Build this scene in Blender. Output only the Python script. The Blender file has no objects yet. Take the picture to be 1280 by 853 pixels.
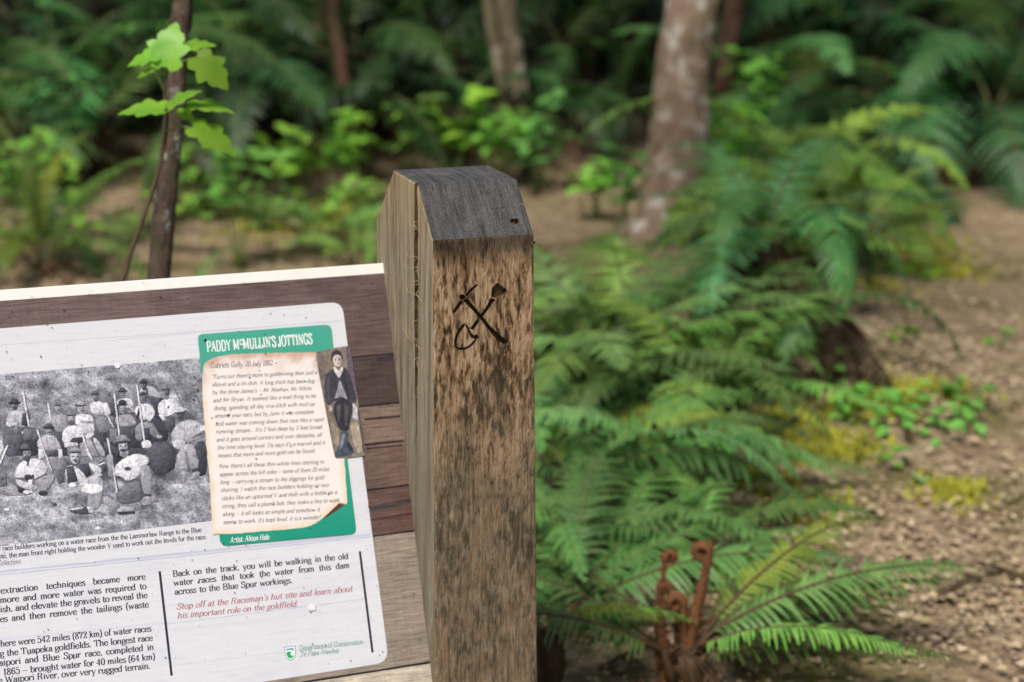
import bpy, bmesh, math, random
import numpy as np
from mathutils import Vector, Matrix, noise, Quaternion
R = math.radians
random.seed(7)
rnd = random.Random(11)
sc = bpy.context.scene
COL = sc.collection

# ------------------------------------------------------------------ camera, sky, sun, exposure
F_PX, PITCH, ROLL, CAM_H = 2000.0, 0.2760646, 0.00989, 1.55
EYE = Vector((0, 0, CAM_H))
cp, sp, cr, sr = math.cos(PITCH), math.sin(PITCH), math.cos(ROLL), math.sin(ROLL)
_right0, _down0, _fwd = Vector((1, 0, 0)), Vector((0, -sp, -cp)), Vector((0, cp, -sp))
RIGHT = cr * _right0 - sr * _down0
DOWN = sr * _right0 + cr * _down0
cam_d = bpy.data.cameras.new('camera')
cam = bpy.data.objects.new('camera', cam_d)
COL.objects.link(cam)
m3 = Matrix((RIGHT, -DOWN, -_fwd)).transposed()
cam.matrix_world = Matrix.Translation(EYE) @ m3.to_4x4()
cam_d.sensor_width = 36.0
cam_d.lens = F_PX / 1280.0 * 36.0
cam_d.clip_start, cam_d.clip_end = 0.05, 400
cam_d.dof.use_dof = True
cam_d.dof.focus_distance = 2.20
cam_d.dof.aperture_fstop = 2.8
cam_d.dof.aperture_blades = 0
sc.camera = cam

SUN_EL, SUN_AZ = 58, 205          # azimuth clockwise from +Y: behind the camera, a little to the left
w = bpy.data.worlds.new('World'); sc.world = w; w.use_nodes = True
wn = w.node_tree.nodes; wl = w.node_tree.links
bgd = wn['Background']; sky = wn.new('ShaderNodeTexSky'); sky.sky_type = 'NISHITA'; sky.sun_disc = False
sky.sun_elevation = R(SUN_EL); sky.sun_rotation = R(SUN_AZ); sky.dust_density = 4; sky.air_density = 1.0; sky.ozone_density = 1.0
wl.new(sky.outputs[0], bgd.inputs[0]); bgd.inputs[1].default_value = 0.058
sd = bpy.data.lights.new('sun', 'SUN'); sd.energy = 3.4; sd.angle = R(14); sd.color = (1, .95, .88)
sun = bpy.data.objects.new('sun', sd); COL.objects.link(sun)
_sdir = Vector((math.sin(R(SUN_AZ)) * math.cos(R(SUN_EL)), math.cos(R(SUN_AZ)) * math.cos(R(SUN_EL)), math.sin(R(SUN_EL))))
sun.rotation_euler = _sdir.to_track_quat('Z', 'Y').to_euler()
sc.view_settings.view_transform = 'Standard'; sc.view_settings.look = 'None'
sc.view_settings.gamma = 1; sc.view_settings.use_curve_mapping = False
sc.view_settings.exposure = 0.25
sc.render.engine = 'CYCLES'
sc.cycles.use_denoising = True
sc.cycles.max_bounces = 6; sc.cycles.diffuse_bounces = 4; sc.cycles.glossy_bounces = 2
sc.cycles.transmission_bounces = 4; sc.cycles.transparent_max_bounces = 8

# ------------------------------------------------------------------ helpers
def ray(px, py):
    return RIGHT * ((px - 640) / F_PX) + DOWN * ((py - 426.5) / F_PX) + _fwd
def at(px, py, d):
    return EYE + ray(px, py) * d
def lin(c):
    return tuple(((x / 255) / 12.92 if x / 255 <= .04045 else ((x / 255 + .055) / 1.055) ** 2.4) for x in c)
def sstep(a, b, x):
    t = min(1, max(0, (x - a) / (b - a))); return t * t * (3 - 2 * t)
def bank_line(x):                  # where the shady bank starts, seen from above
    return 8.9 + 0.25 * math.sin(x * .9) + 0.03 * x * x * .3
def gz(x, y):
    z = 0.05 * noise.noise(Vector((x * .8, y * .8, 0))) + 0.02 * noise.noise(Vector((x * 3, y * 3, 5)))
    b = bank_line(x)
    z += 2.6 * sstep(b, b + 9, y) + 0.25 * sstep(b - .3, b + .8, y)
    # ferny hump right of the sign that falls to the track
    z += 0.16 * math.exp(-(((x - .9) / 1.0) ** 2 + ((y - 5.2) / 1.6) ** 2))
    return z
def ground(px, py):
    r = ray(px, py); t = 2.0
    while t < 40:
        p = EYE + r * t
        if p.z <= gz(p.x, p.y): break
        t += .03
    p = EYE + r * t
    return Vector((p.x, p.y, gz(p.x, p.y)))
def link(o, parent=None):
    COL.objects.link(o)
    if parent: o.parent = parent
    return o
def mesh(name, verts, faces, mats, parent=None, smooth=True, mi=None):
    me = bpy.data.meshes.new(name); me.from_pydata([tuple(v) for v in verts], [], faces); me.update()
    for m in (mats if isinstance(mats, (list, tuple)) else [mats]): me.materials.append(m)
    if mi is not None: me.polygons.foreach_set('material_index', mi)
    if smooth: me.polygons.foreach_set('use_smooth', [True] * len(me.polygons))
    return link(bpy.data.objects.new(name, me), parent)
def inst(name, me, parent=None, loc=(0, 0, 0), rot=(0, 0, 0), sca=1.0, color=None):
    o = bpy.data.objects.new(name, me); link(o, parent)
    o.location = loc; o.rotation_euler = rot; o.scale = (sca,) * 3 if not isinstance(sca, (tuple, list)) else sca
    if color: o.color = (*color, 1)
    return o
def empty(name, loc, rz=0):
    o = bpy.data.objects.new(name, None); o.empty_display_size = .1; COL.objects.link(o); o.location = loc; o.rotation_euler = (0, 0, rz); return o
def tag(o, label=None, cat=None, group=None, kind=None):
    if label: o['label'] = label
    if cat: o['category'] = cat
    if group: o['group'] = group
    if kind: o['kind'] = kind
    return o

class NT:                          # tiny node helper
    def __init__(s, name):
        s.m = bpy.data.materials.new(name); s.m.use_nodes = True
        s.t = s.m.node_tree; s.n = s.t.nodes; s.l = s.t.links
        s.b = s.n['Principled BSDF']; s.out = s.n['Material Output']
    def new(s, t, **k):
        n = s.n.new(t)
        for a, v in k.items(): setattr(n, a, v)
        return n
    def put(s, sock, v):
        if hasattr(v, 'is_linked') or hasattr(v, 'links'): s.l.new(v, sock)
        else: sock.default_value = v
    def coord(s, kind='Object', scale=(1, 1, 1), loc=(0, 0, 0), rot=(0, 0, 0)):
        tc = s.new('ShaderNodeTexCoord'); mp = s.new('ShaderNodeMapping')
        mp.inputs['Scale'].default_value = scale; mp.inputs['Location'].default_value = loc; mp.inputs['Rotation'].default_value = rot
        s.l.new(tc.outputs[kind], mp.inputs[0]); return mp.outputs[0]
    def noise(s, vec, scale, detail=4, rough=.55, dist=0):
        n = s.new('ShaderNodeTexNoise'); s.l.new(vec, n.inputs['Vector'])
        n.inputs['Scale'].default_value = scale; n.inputs['Detail'].default_value = detail
        n.inputs['Roughness'].default_value = rough; n.inputs['Distortion'].default_value = dist
        return n.outputs['Fac']
    def voro(s, vec, scale, feat='F1'):
        n = s.new('ShaderNodeTexVoronoi', feature=feat); s.l.new(vec, n.inputs['Vector']); n.inputs['Scale'].default_value = scale
        return n
    def ramp(s, fac, stops, interp='LINEAR'):
        n = s.new('ShaderNodeValToRGB'); s.put(n.inputs[0], fac); e = n.color_ramp.elements; n.color_ramp.interpolation = interp
        while len(e) < len(stops): e.new(.5)
        for el, (p, c) in zip(e, stops):
            el.position = p; el.color = (*c, 1) if len(c) == 3 else c
        return n.outputs[0]
    def rng(s, v, a, b, c=0, d=1, smooth=True):
        n = s.new('ShaderNodeMapRange'); n.interpolation_type = 'SMOOTHSTEP' if smooth else 'LINEAR'
        s.put(n.inputs[0], v)
        for i, x in enumerate((a, b, c, d)): n.inputs[i + 1].default_value = x
        return n.outputs[0]
    def mix(s, f, a, b, mode='MIX'):
        n = s.new('ShaderNodeMix', data_type='RGBA', blend_type=mode)
        s.put(n.inputs[0], f)
        for i, v in ((6, a), (7, b)):
            if isinstance(v, tuple): v = (*v, 1) if len(v) == 3 else v
            s.put(n.inputs[i], v)
        return n.outputs[2]
    def math(s, op, a, b=0.0):
        n = s.new('ShaderNodeMath', operation=op); s.put(n.inputs[0], a); s.put(n.inputs[1], b); return n.outputs[0]
    def bump(s, h, strength=.5, dist=.01, prev=None):
        n = s.new('ShaderNodeBump'); n.inputs['Strength'].default_value = strength; n.inputs['Distance'].default_value = dist
        s.put(n.inputs['Height'], h)
        if prev: s.l.new(prev, n.inputs['Normal'])
        return n.outputs[0]
    def fin(s, color=None, rough=None, normal=None, spec=None):
        if color is not None: s.put(s.b.inputs['Base Color'], (*color, 1) if isinstance(color, tuple) and len(color) == 3 else color)
        if rough is not None: s.put(s.b.inputs['Roughness'], rough)
        if normal is not None: s.l.new(normal, s.b.inputs['Normal'])
        if spec is not None: s.b.inputs['Specular IOR Level'].default_value = spec
        return s.m
    def xyz(s, vec):
        n = s.new('ShaderNodeSeparateXYZ'); s.l.new(vec, n.inputs[0]); return n.outputs

# ------------------------------------------------------------------ materials
def mat_ground():
    t = NT('forest_floor'); v = t.coord('Object')
    n1 = t.noise(v, 1.1, 5, .6); n2 = t.noise(v, 22, 6, .7); n3 = t.noise(v, 60, 3, .7)
    vo = t.voro(v, 26); vo.distance = 'EUCLIDEAN'
    base = t.ramp(n2, [(.25, (.11, .075, .04)), (.45, (.34, .25, .15)), (.6, (.54, .42, .27)), (.8, (.66, .55, .39))])
    leaf = t.mix(.55, base, t.ramp(vo.outputs['Color'], [(0, (.12, .08, .046)), (.4, (.30, .21, .125)), (.7, (.46, .35, .22)), (1, (.58, .47, .33))]))
    # moss in patches
    mo = t.noise(t.coord('Object', loc=(3.1, 1.7, 0)), 1.5, 5, .66)
    mm = t.math('MULTIPLY', t.rng(mo, .50, .60, 0, .8), t.rng(n2, .3, .6))
    c = t.mix(mm, leaf, t.ramp(n3, [(.3, (.06, .075, .012)), (.7, (.19, .19, .03))]))
    # dark humus on the bank, blackened to paint shade between the ferns
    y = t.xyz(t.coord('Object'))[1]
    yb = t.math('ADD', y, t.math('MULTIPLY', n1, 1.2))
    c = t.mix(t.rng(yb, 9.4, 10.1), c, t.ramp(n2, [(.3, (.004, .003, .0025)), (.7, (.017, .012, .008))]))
    h = t.math('ADD', n2, t.math('MULTIPLY', vo.outputs['Distance'], .8))
    return t.fin(c, .9, t.bump(h, 1, .04), .2)
def mat_leaf(name, lo, hi, rough=.42, trans=.25, scale=12, emit=None):
    t = NT(name); v = t.coord('Object')
    oi = t.new('ShaderNodeObjectInfo')
    n = t.noise(v, scale, 3)
    c = t.ramp(n, [(.3, lo), (.7, hi)])
    c = t.mix(1.0, c, oi.outputs['Color'], 'MULTIPLY')
    hs = t.new('ShaderNodeHueSaturation'); t.l.new(c, hs.inputs['Color'])
    t.put(hs.inputs['Value'], t.rng(oi.outputs['Random'], 0, 1, .75, 1.25, False))
    t.put(hs.inputs['Hue'], t.rng(oi.outputs['Random'], 0, 1, .485, .51, False))
    t.fin(hs.outputs[0], rough, None, .32)
    if trans:
        tr = t.new('ShaderNodeBsdfTranslucent'); t.l.new(hs.outputs[0], tr.inputs[0])
        mx = t.new('ShaderNodeMixShader'); mx.inputs[0].default_value = trans
        t.l.new(t.b.outputs[0], mx.inputs[1]); t.l.new(tr.outputs[0], mx.inputs[2]); t.l.new(mx.outputs[0], t.out.inputs[0])
    return t.m
def mat_plain(name, c, rough=.6, var=.25, scale=30, bump=0, spec=.3):
    t = NT(name); v = t.coord('Object'); n = t.noise(v, scale, 5, .6)
    lo = tuple(x * (1 - var) for x in c); hi = tuple(min(1, x * (1 + var)) for x in c)
    return t.fin(t.ramp(n, [(.3, lo), (.7, hi)]), rough, t.bump(n, bump, .005) if bump else None, spec)
def mat_bark(name, dark, mid, lichen, amount=.55, scale=1.0):
    t = NT(name); v = t.coord('Object', (1, 1, .35))
    n = t.noise(v, 18 * scale, 6, .65); l = t.noise(t.coord('Object', (1, 1, .8)), 9 * scale, 5, .6)
    g = t.noise(t.coord('Object', loc=(5, 2, 9)), 3 * scale, 3)
    c = t.ramp(n, [(.3, dark), (.65, mid)])
    c = t.mix(t.rng(g, .5, .7, 0, .45), c, (.05, .055, .02))
    c = t.mix(t.rng(l, amount, amount + .14, 0, .85), c, lichen)
    return t.fin(c, .9, t.bump(n, .9, .02), .2)
def mat_print(name, rough=.38, grain=.12, fine=900, var=.0, stretch=(1, 1, 1), spec=.5, tgrain=.0):
    """printed film: colours of the print live in the colour attribute, ink mottle from noise"""
    t = NT(name); a = t.new('ShaderNodeAttribute', attribute_name='ink')
    n = t.noise(t.coord('Object', stretch), fine, 3, .6)
    n2 = t.noise(t.coord('Object', stretch), fine / 3, 4, .65)
    f = t.math('ADD', t.rng(n, .3, .7, 1 - grain, 1 + grain, False), t.rng(n2, .3, .7, -var, var, False))
    c = t.mix(1.0, a.outputs['Color'], f, 'MULTIPLY')
    sc_ = t.noise(t.coord('Object'), 14, 4, .6)
    return t.fin(c, t.rng(sc_, .3, .7, rough - .08, rough + .12), None, spec)
def mat_post(kind):
    t = NT('weathered_post_' + kind)
    o = t.coord('Object'); x, y, z = t.xyz(o)[0], t.xyz(o)[1], t.xyz(o)[2]
    if kind == 'front':
        v = t.coord('Object', (1, 1, .27)); vf = t.coord('Object', (1, 1, .07))
        flake = t.noise(v, 150, 7, .68, .2); grain = t.noise(vf, 320, 4, .6); big = t.noise(t.coord('Object', (1, 1, .4)), 14, 3, .5)
        fib = t.noise(t.coord('Object', (1, 1, .03)), 160, 5, .65)
        dark = t.ramp(grain, [(.32, (.035, .024, .014)), (.68, (.15, .10, .06))])
        tan = t.ramp(grain, [(.3, (.24, .145, .075)), (.5, (.42, .265, .15)), (.7, (.58, .41, .265))])
        grey = t.ramp(t.noise(v, 120, 6, .65), [(.34, (.085, .066, .042)), (.52, (.20, .16, .108)), (.68, (.36, .30, .215))])
        # a vertical orange streak of sound wood right of the middle
        bigm = t.math('ADD', flake, t.math('MULTIPLY', t.rng(big, .3, .7, -.11, .13, False), 1.0))
        fl2 = t.noise(t.coord('Object', (1, 1, .17), loc=(4, 4, 4)), 75, 8, .74, .5)
        bigm = t.math('ADD', t.math('MULTIPLY', bigm, .62), t.math('MULTIPLY', fl2, .38))
        zone = t.noise(t.coord('Object', (1, 1, .35), loc=(9, 1, 2)), 22, 4, .6)
        bigm = t.math('ADD', bigm, t.rng(zone, .3, .7, -.035, .045, False))
        tone = t.ramp(bigm, [(.405, (.036, .024, .015)), (.455, (.10, .062, .034)), (.48, (.25, .152, .078)), (.52, (.42, .27, .15)), (.555, (.58, .42, .27))])
        upper = t.mix(.38, tone, t.mix(1, tone, t.ramp(grain, [(.3, (.35, .33, .3)), (.7, (1, 1, 1))]), 'MULTIPLY'))
        scr = t.noise(t.coord('Object', (1, 1, .06), rot=(0, R(38), 0)), 210, 3, .6)
        grey = t.mix(t.rng(scr, .60, .68, 0, .45), grey, (.42, .36, .26))
        lower = t.mix(t.rng(bigm, .48, .54, 0, .65), grey, t.mix(.45, tan, grey)); lower = t.mix(t.rng(bigm, .475, .42, 0, .6), lower, (.05, .038, .024))
        zz = t.math('ADD', z, t.math('MULTIPLY', t.rng(big, .2, .8, -.16, .16, False), 1))
        c = t.mix(t.rng(zz, -.42, -.16), lower, upper)
        # algae stain, darker at the right foot and just under the cap
        c = t.mix(t.math('MULTIPLY', t.rng(fib, .5, .66), .55), c, (.05, .036, .02))
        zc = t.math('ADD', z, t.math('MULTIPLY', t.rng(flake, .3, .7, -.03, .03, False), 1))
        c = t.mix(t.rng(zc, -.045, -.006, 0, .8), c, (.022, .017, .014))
        alg = t.noise(t.coord('Object', (1, 1, .6), loc=(1, 1, 4)), 10, 4, .6)
        c = t.mix(t.math('MULTIPLY', t.rng(alg, .55, .72), .4), c, (.075, .08, .03))
        h = t.math('ADD', t.math('MULTIPLY', flake, .9), t.math('MULTIPLY', grain, .45))
        return t.fin(c, .85, t.bump(h, 1.0, .005), .25)
    if kind == 'side':
        v = t.coord('Object', (1, 1, .045)); vb = t.coord('Object', (1, 1, .2))
        g1 = t.noise(t.coord('Object', (1, 1, .06)), 70, 7, .72, .5); g2 = t.noise(v, 300, 4, .6); b = t.noise(vb, 16, 4, .55)
        c = t.ramp(g1, [(.30, (.065, .05, .03)), (.42, (.22, .175, .115)), (.56, (.42, .35, .25)), (.72, (.60, .52, .40))])
        c = t.mix(t.math('MULTIPLY', t.rng(g2, .3, .7), .45), c, t.mix(.5, c, (.09, .075, .045)))
        c = t.mix(t.rng(b, .5, .7, 0, .3), c, (.15, .13, .06))
        c = t.mix(t.rng(z, -.12, -.4, 0, .5), c, (.17, .155, .125))
        c = t.mix(t.rng(z, -.06, .06, 0, .45), c, (.46, .33, .16))
        kn = t.noise(t.coord('Object', (1, 1, .10), loc=(7, 2, 3)), 34, 5, .7, .8)
        c = t.mix(t.rng(kn, .58, .70, 0, .75), c, (.075, .055, .032)); c = t.mix(t.rng(kn, .42, .32, 0, .4), c, (.48, .43, .34))
        h = t.math('ADD', g1, t.math('MULTIPLY', g2, .5))
        return t.fin(c, .85, t.bump(h, 1.0, .005), .25)
    if kind == 'cap':
        v = t.coord('Object', (1.5, .13, .13)); n = t.noise(v, 90, 7, .7, .3); n2 = t.noise(o, 420, 4, .65); s = t.noise(t.coord('Object'), 26, 5, .6)
        c = t.ramp(n, [(.32, (.036, .035, .036)), (.46, (.082, .081, .083)), (.6, (.125, .123, .124)), (.72, (.19, .187, .185))])
        c = t.mix(t.rng(n2, .5, .66, 0, .5), c, (.20, .198, .20)); c = t.mix(t.rng(n2, .48, .36, 0, .6), c, (.03, .03, .032))
        c = t.mix(t.rng(s, .60, .72, 0, .6), c, (.04, .039, .04)); c = t.mix(t.rng(t.noise(t.coord('Object', loc=(3, 3, 3)), 17, 5, .7), .52, .68, 0, .5), c, (.20, .195, .19))
        # scuffs down to bare wood
        sc1 = t.noise(t.coord('Object', (1, 1.2, 1.2), rot=(0, 0, .6), loc=(0, 0, .3)), 110, 4, .7)
        xm = t.math('MULTIPLY', t.rng(x, .108, .128), t.rng(z, .012, .03))
        c = t.mix(t.math('MULTIPLY', t.rng(sc1, .60, .68), xm), c, (.32, .20, .15))
        return t.fin(c, .72, t.bump(t.math('ADD', n, t.math('MULTIPLY', n2, .6)), 1.0, .006), .3)
    if kind == 'carving':
        n = t.noise(t.coord('Object'), 120, 4, .6)
        c = t.ramp(n, [(.3, (.020, .013, .007)), (.7, (.12, .078, .038))])
        return t.fin(c, .8, t.bump(n, .6, .002), .3)
M_ground = mat_ground()
M_fern = mat_leaf('fern_green', (.080, .195, .056), (.205, .37, .115), .46, .27)
M_rachis = mat_plain('fern_rachis', (.12, .13, .05), .6)
M_rachis_b = mat_plain('fern_rachis_brown', (.085, .05, .025), .7)
M_dead = mat_leaf('dead_fern_brown', (.045, .026, .014), (.15, .09, .05), .8, .1)
M_broad = mat_leaf('broadleaf_green', (.11, .30, .05), (.21, .45, .095), .4, .3)
M_mapleleaf = mat_leaf('lobed_leaf_green', (.17, .42, .035), (.30, .56, .06), .4, .45)
M_crown = mat_leaf('tree_leaf_green', (.03, .075, .02), (.07, .14, .035), .5, .2)
M_stem = mat_plain('thin_stem', (.08, .055, .03), .8)
M_gstem = mat_plain('green_stem', (.14, .22, .05), .6)
M_bark_red = mat_bark('reddish_bark', (.035, .02, .014), (.13, .072, .045), (.30, .25, .2), .66)
M_bark_pale = mat_bark('pale_lichen_bark', (.15, .10, .065), (.40, .29, .20), (.66, .62, .54), .50, 1.5)
M_bark_grey = mat_bark('grey_bark', (.055, .042, .026), (.17, .135, .085), (.36, .34, .26), .55)
M_bark_sap = mat_bark('sapling_bark', (.040, .030, .022), (.14, .10, .075), (.48, .49, .44), .56, 3.0)
M_croz = mat_plain('crozier_brown', (.20, .088, .036), .85, .6, 160, 1.0)

# ------------------------------------------------------------------ the ground, one sheet with the bank
def build_ground():
    xs = np.concatenate([np.linspace(-60, -9, 18)[:-1], np.linspace(-9, 10, 160), np.linspace(10, 60, 18)[1:]])
    ys = np.concatenate([np.linspace(-40, 0, 14)[:-1], np.linspace(0, 14, 150), np.linspace(14, 90, 26)[1:]])
    V = [(x, y, gz(x, y)) for y in ys for x in xs]; nx = len(xs)
    Fc = [(j * nx + i, j * nx + i + 1, (j + 1) * nx + i + 1, (j + 1) * nx + i) for j in range(len(ys) - 1) for i in range(nx - 1)]
    return tag(mesh('ground', V, Fc, M_ground), kind='structure')
build_ground()

# ------------------------------------------------------------------ generic shapes
def tube(pts, rad, seg=10, cap=True, wob=0.0, seed=0):
    pts = [Vector(p) for p in pts]; n = len(pts); V = []; Fc = []
    t0 = (pts[1] - pts[0]).normalized(); side = t0.orthogonal().normalized()
    for i, p in enumerate(pts):
        t = (pts[min(i + 1, n - 1)] - pts[max(i - 1, 0)]).normalized()
        side = (side - t * side.dot(t)).normalized(); b = t.cross(side)
        for k in range(seg):
            a = 2 * math.pi * k / seg
            r = rad[i] * (1 + wob * noise.noise(Vector((math.cos(a) * 1.7 + seed, math.sin(a) * 1.7, i * .35 + seed))))
            V.append(p + side * (math.cos(a) * r) + b * (math.sin(a) * r))
    for i in range(n - 1):
        for k in range(seg):
            Fc.append((i * seg + k, i * seg + (k + 1) % seg, (i + 1) * seg + (k + 1) % seg, (i + 1) * seg + k))
    if cap: Fc += [tuple(range(seg))[::-1], tuple(range((n - 1) * seg, n * seg))]
    return V, Fc
def smooth_path(ctrl, n):
    P = [Vector(c) for c in ctrl]; P = [P[0] * 2 - P[1]] + P + [P[-1] * 2 - P[-2]]; out = []
    S = len(P) - 3
    for q in range(n):
        u = q / (n - 1) * S; i = min(int(u), S - 1); f = u - i
        a, b, c, d = P[i:i + 4]
        out.append(.5 * ((2 * b) + (c - a) * f + (2 * a - 5 * b + 4 * c - d) * f * f + (3 * b - a - 3 * c + d) * f ** 3))
    return out
class MB:
    def __init__(s): s.v = []; s.f = []; s.m = []
    def add(s, V, Fc, mi=0):
        o = len(s.v); s.v += [tuple(v) for v in V]; s.f += [tuple(i + o for i in f) for f in Fc]; s.m += [mi] * len(Fc)
    def mesh(s, name, mats, smooth=True):
        me = bpy.data.meshes.new(name); me.from_pydata(s.v, [], s.f); me.update()
        for m in mats: me.materials.append(m)
        me.polygons.foreach_set('material_index', s.m)
        if smooth: me.polygons.foreach_set('use_smooth', [True] * len(me.polygons))
        return me

# ------------------------------------------------------------------ fern fronds (unit length, leaving the crown along +X)
def frond_mesh(name, e0, e1, npin=30, width=.17, teeth=7, droop=.35, bare=.14, seed=0, mats=None, curl=0.0, powr=1.0, thick=.006):
    q = random.Random(seed); mb = MB(); N = 40; pts = []; tan = []
    p = Vector((0, 0, 0)); y = 0
    for i in range(N + 1):
        u = i / N; e = R(e0 + (e1 - e0) * u ** powr); a = curl * u * u
        t = Vector((math.cos(e) * math.cos(a), math.cos(e) * math.sin(a), math.sin(e)))
        pts.append(p.copy()); tan.append(t); p = p + t / N
    V, Fc = tube(pts[::2], [thick * (1 - .85 * i / (N / 2)) for i in range(N // 2 + 1)], 5)
    mb.add(V, Fc, 1)
    for k in range(npin):
        wv = q.uniform(-.12, .12)
        u = bare + (1 - bare) * (k + .3) / npin
        i = min(int(u * N), N - 1); f = u * N - i
        o = pts[i].lerp(pts[i + 1], f); t = tan[i].lerp(tan[i + 1], f).normalized()
        s = Vector((-t.y, t.x, 0)).normalized(); up = t.cross(s)
        if up.z < 0 and abs(t.z) < .95: up = -up
        v = (u - bare) / (1 - bare)
        L = width * min(1, .45 + 2.1 * v) * (1 - v ** 1.6) ** .8 * (1 + .10 * q.uniform(-1, 1)) + .006
        wd = (1 - bare) / npin * .56
        for sg in (-1, 1):
            if q.random() < .06: continue
            if q.random() < .08: L = L * q.uniform(.45, .8)
            fw = R(q.uniform(16, 26) + 22 * v); d = (s * sg * math.cos(fw) + t * math.sin(fw) + up * (q.uniform(.02, .2) + wv)).normalized()
            wdir = (t - d * t.dot(d)).normalized(); dn = -up.copy(); dn = (dn * .6 + Vector((0, 0, -.4)))
            vs = []; fs = []
            n = teeth * 2
            for j in range(n + 1):
                a = j / n
                c = o + d * (L * a) + dn * (droop * L * a * a)
                hw = wd * (1 - .78 * a) * (1.0 if j % 2 == 0 else .62) * (.85 if j == 0 else 1)
                lag = d * (L * .35 / teeth if j % 2 == 0 else 0)
                vs += [c - wdir * hw + lag + dn * (hw * .25), c, c + wdir * hw + lag + dn * (hw * .25)]
            for j in range(n):
                b = 3 * j; fs += [(b, b + 1, b + 4, b + 3), (b + 1, b + 2, b + 5, b + 4)]
            mb.add(vs, fs, 0)
    return mb.mesh(name, mats or [M_fern, M_rachis])
FR = {}
def variants(key, specs, **k):
    FR[key] = [frond_mesh('fern_frond', *s[:2], seed=hash((key, i)) % 1000 if False else 17 * i + len(key), curl=s[2], powr=s[3], **k) for i, s in enumerate(specs)]
variants('arch', [(66, -30, .12, .9), (58, -42, -.16, 1.0), (50, -18, .2, 1.1), (72, -50, -.08, .8)], npin=34, teeth=6, width=.16)
variants('flat', [(28, -18, .15, 1.2), (36, -30, -.18, 1.0), (20, -10, .08, 1.2)], npin=36, teeth=9, width=.165, droop=.45)
variants('droop', [(48, -80, .1, .75), (35, -86, -.12, .7), (60, -74, .05, .8)], npin=30, teeth=5, width=.2, droop=.5, bare=.12)
variants('up', [(82, 20, .1, 1.2), (78, 0, -.14, 1.1)], npin=30, teeth=5, width=.12)
variants('dead', [(10, -88, .2, .5), (0, -80, -.3, .6), (-20, -85, .1, .6)], npin=20, teeth=4, width=.1, droop=.9, mats=[M_dead, M_rachis_b], bare=.2)
variants('near', [(34, -24, .12, 1.1), (24, -12, -.1, 1.2), (44, -30, .1, 1.0)], npin=40, teeth=10, width=.15, droop=.5, mats=[M_fern, M_rachis_b], thick=.008)

def fern(loc, size, n, kinds, label, tint=(1, 1, 1), dead=0, group='ferns on the forest floor', az=None, lift=0.0, spread=.3, seed=1, name='fern', deep=False):
    """a crown with its fronds as parts; az = list of azimuths in degrees (0 = +X, towards the right of the photo)"""
    q = random.Random(seed); root = empty(name, loc); tint = (tint[0] * q.uniform(.9, 1.08), tint[1], tint[2] * q.uniform(.85, 1.0))
    tag(root, label, 'fern', group)
    if lift > .02:
        V, Fc = tube(smooth_path([(0, 0, -.05), (.02, 0, lift * .5), (0, .01, lift)], 7), [.022 + .016 * size] * 6 + [.012], 9, wob=.9, seed=seed)
        mesh('stump', V, Fc, M_rachis_b, root)
    azs = az if az is not None else [360 / n * i + q.uniform(-18, 18) for i in range(n)]
    for i, a in enumerate(azs):
        kd = kinds[i % len(kinds)]; me = q.choice(FR[kd]); s = size * q.uniform(.78, 1.12)
        k_ = q.random(); lum = q.uniform(.55, 1.35)
        if deep: lum = q.uniform(1.7, 2.6) if q.random() < .24 else q.uniform(.35, .75)  # painted light: some bank fronds tinted as lit, the rest as shaded
        c = tuple(x * lum * q.uniform(.92, 1.08) for x in tint)
        if k_ < .05: c = (tint[0] * 1.5, tint[1] * 1.0, tint[2] * .6)
        elif k_ < .2: c = (c[0] * 1.15, c[1] * 1.12, c[2] * .85)
        inst('frond', me, root, (q.uniform(-.02, .02), q.uniform(-.02, .02), lift), (q.uniform(-.3, .3), q.uniform(-spread, spread) * .6, R(a)), (s, s * q.uniform(.8, 1.15), s * q.uniform(.85, 1.15)), c)
    for i in range(dead):
        inst('dead_frond', q.choice(FR['dead']), root, (0, 0, lift + .02), (q.uniform(-.2, .2), 0, R(q.uniform(0, 360))), size * q.uniform(.5, .8), (1, 1, 1))
    return root
# ------------------------------------------------------------------ trees: trunk traced from root to canopy, unseen crown added above to dim the bank
def leaf_cloud(name, blobs, n, size, mat, parent, seed, color=(1, 1, 1)):
    q = random.Random(seed); V = []; Fc = []
    for i in range(n):
        c, r = q.choice(blobs)
        d = Vector((q.gauss(0, 1), q.gauss(0, 1), q.gauss(0, .7))).normalized() * r * q.uniform(.25, 1.05) ** .6
        p = Vector(c) + d; s = size * q.uniform(.6, 1.3)
        a = Vector((q.uniform(-1, 1), q.uniform(-1, 1), q.uniform(-.6, .3))).normalized(); b = a.cross(Vector((q.uniform(-.4, .4), q.uniform(-.4, .4), 1))).normalized()
        o = len(V); V += [p - a * s * .5, p + b * s * .22, p + a * s * .5, p - b * s * .22]; Fc.append((o, o + 1, o + 2, o + 3))
    o = mesh(name, V, Fc, mat, parent, smooth=False); o.color = (*color, 1); return o
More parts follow.
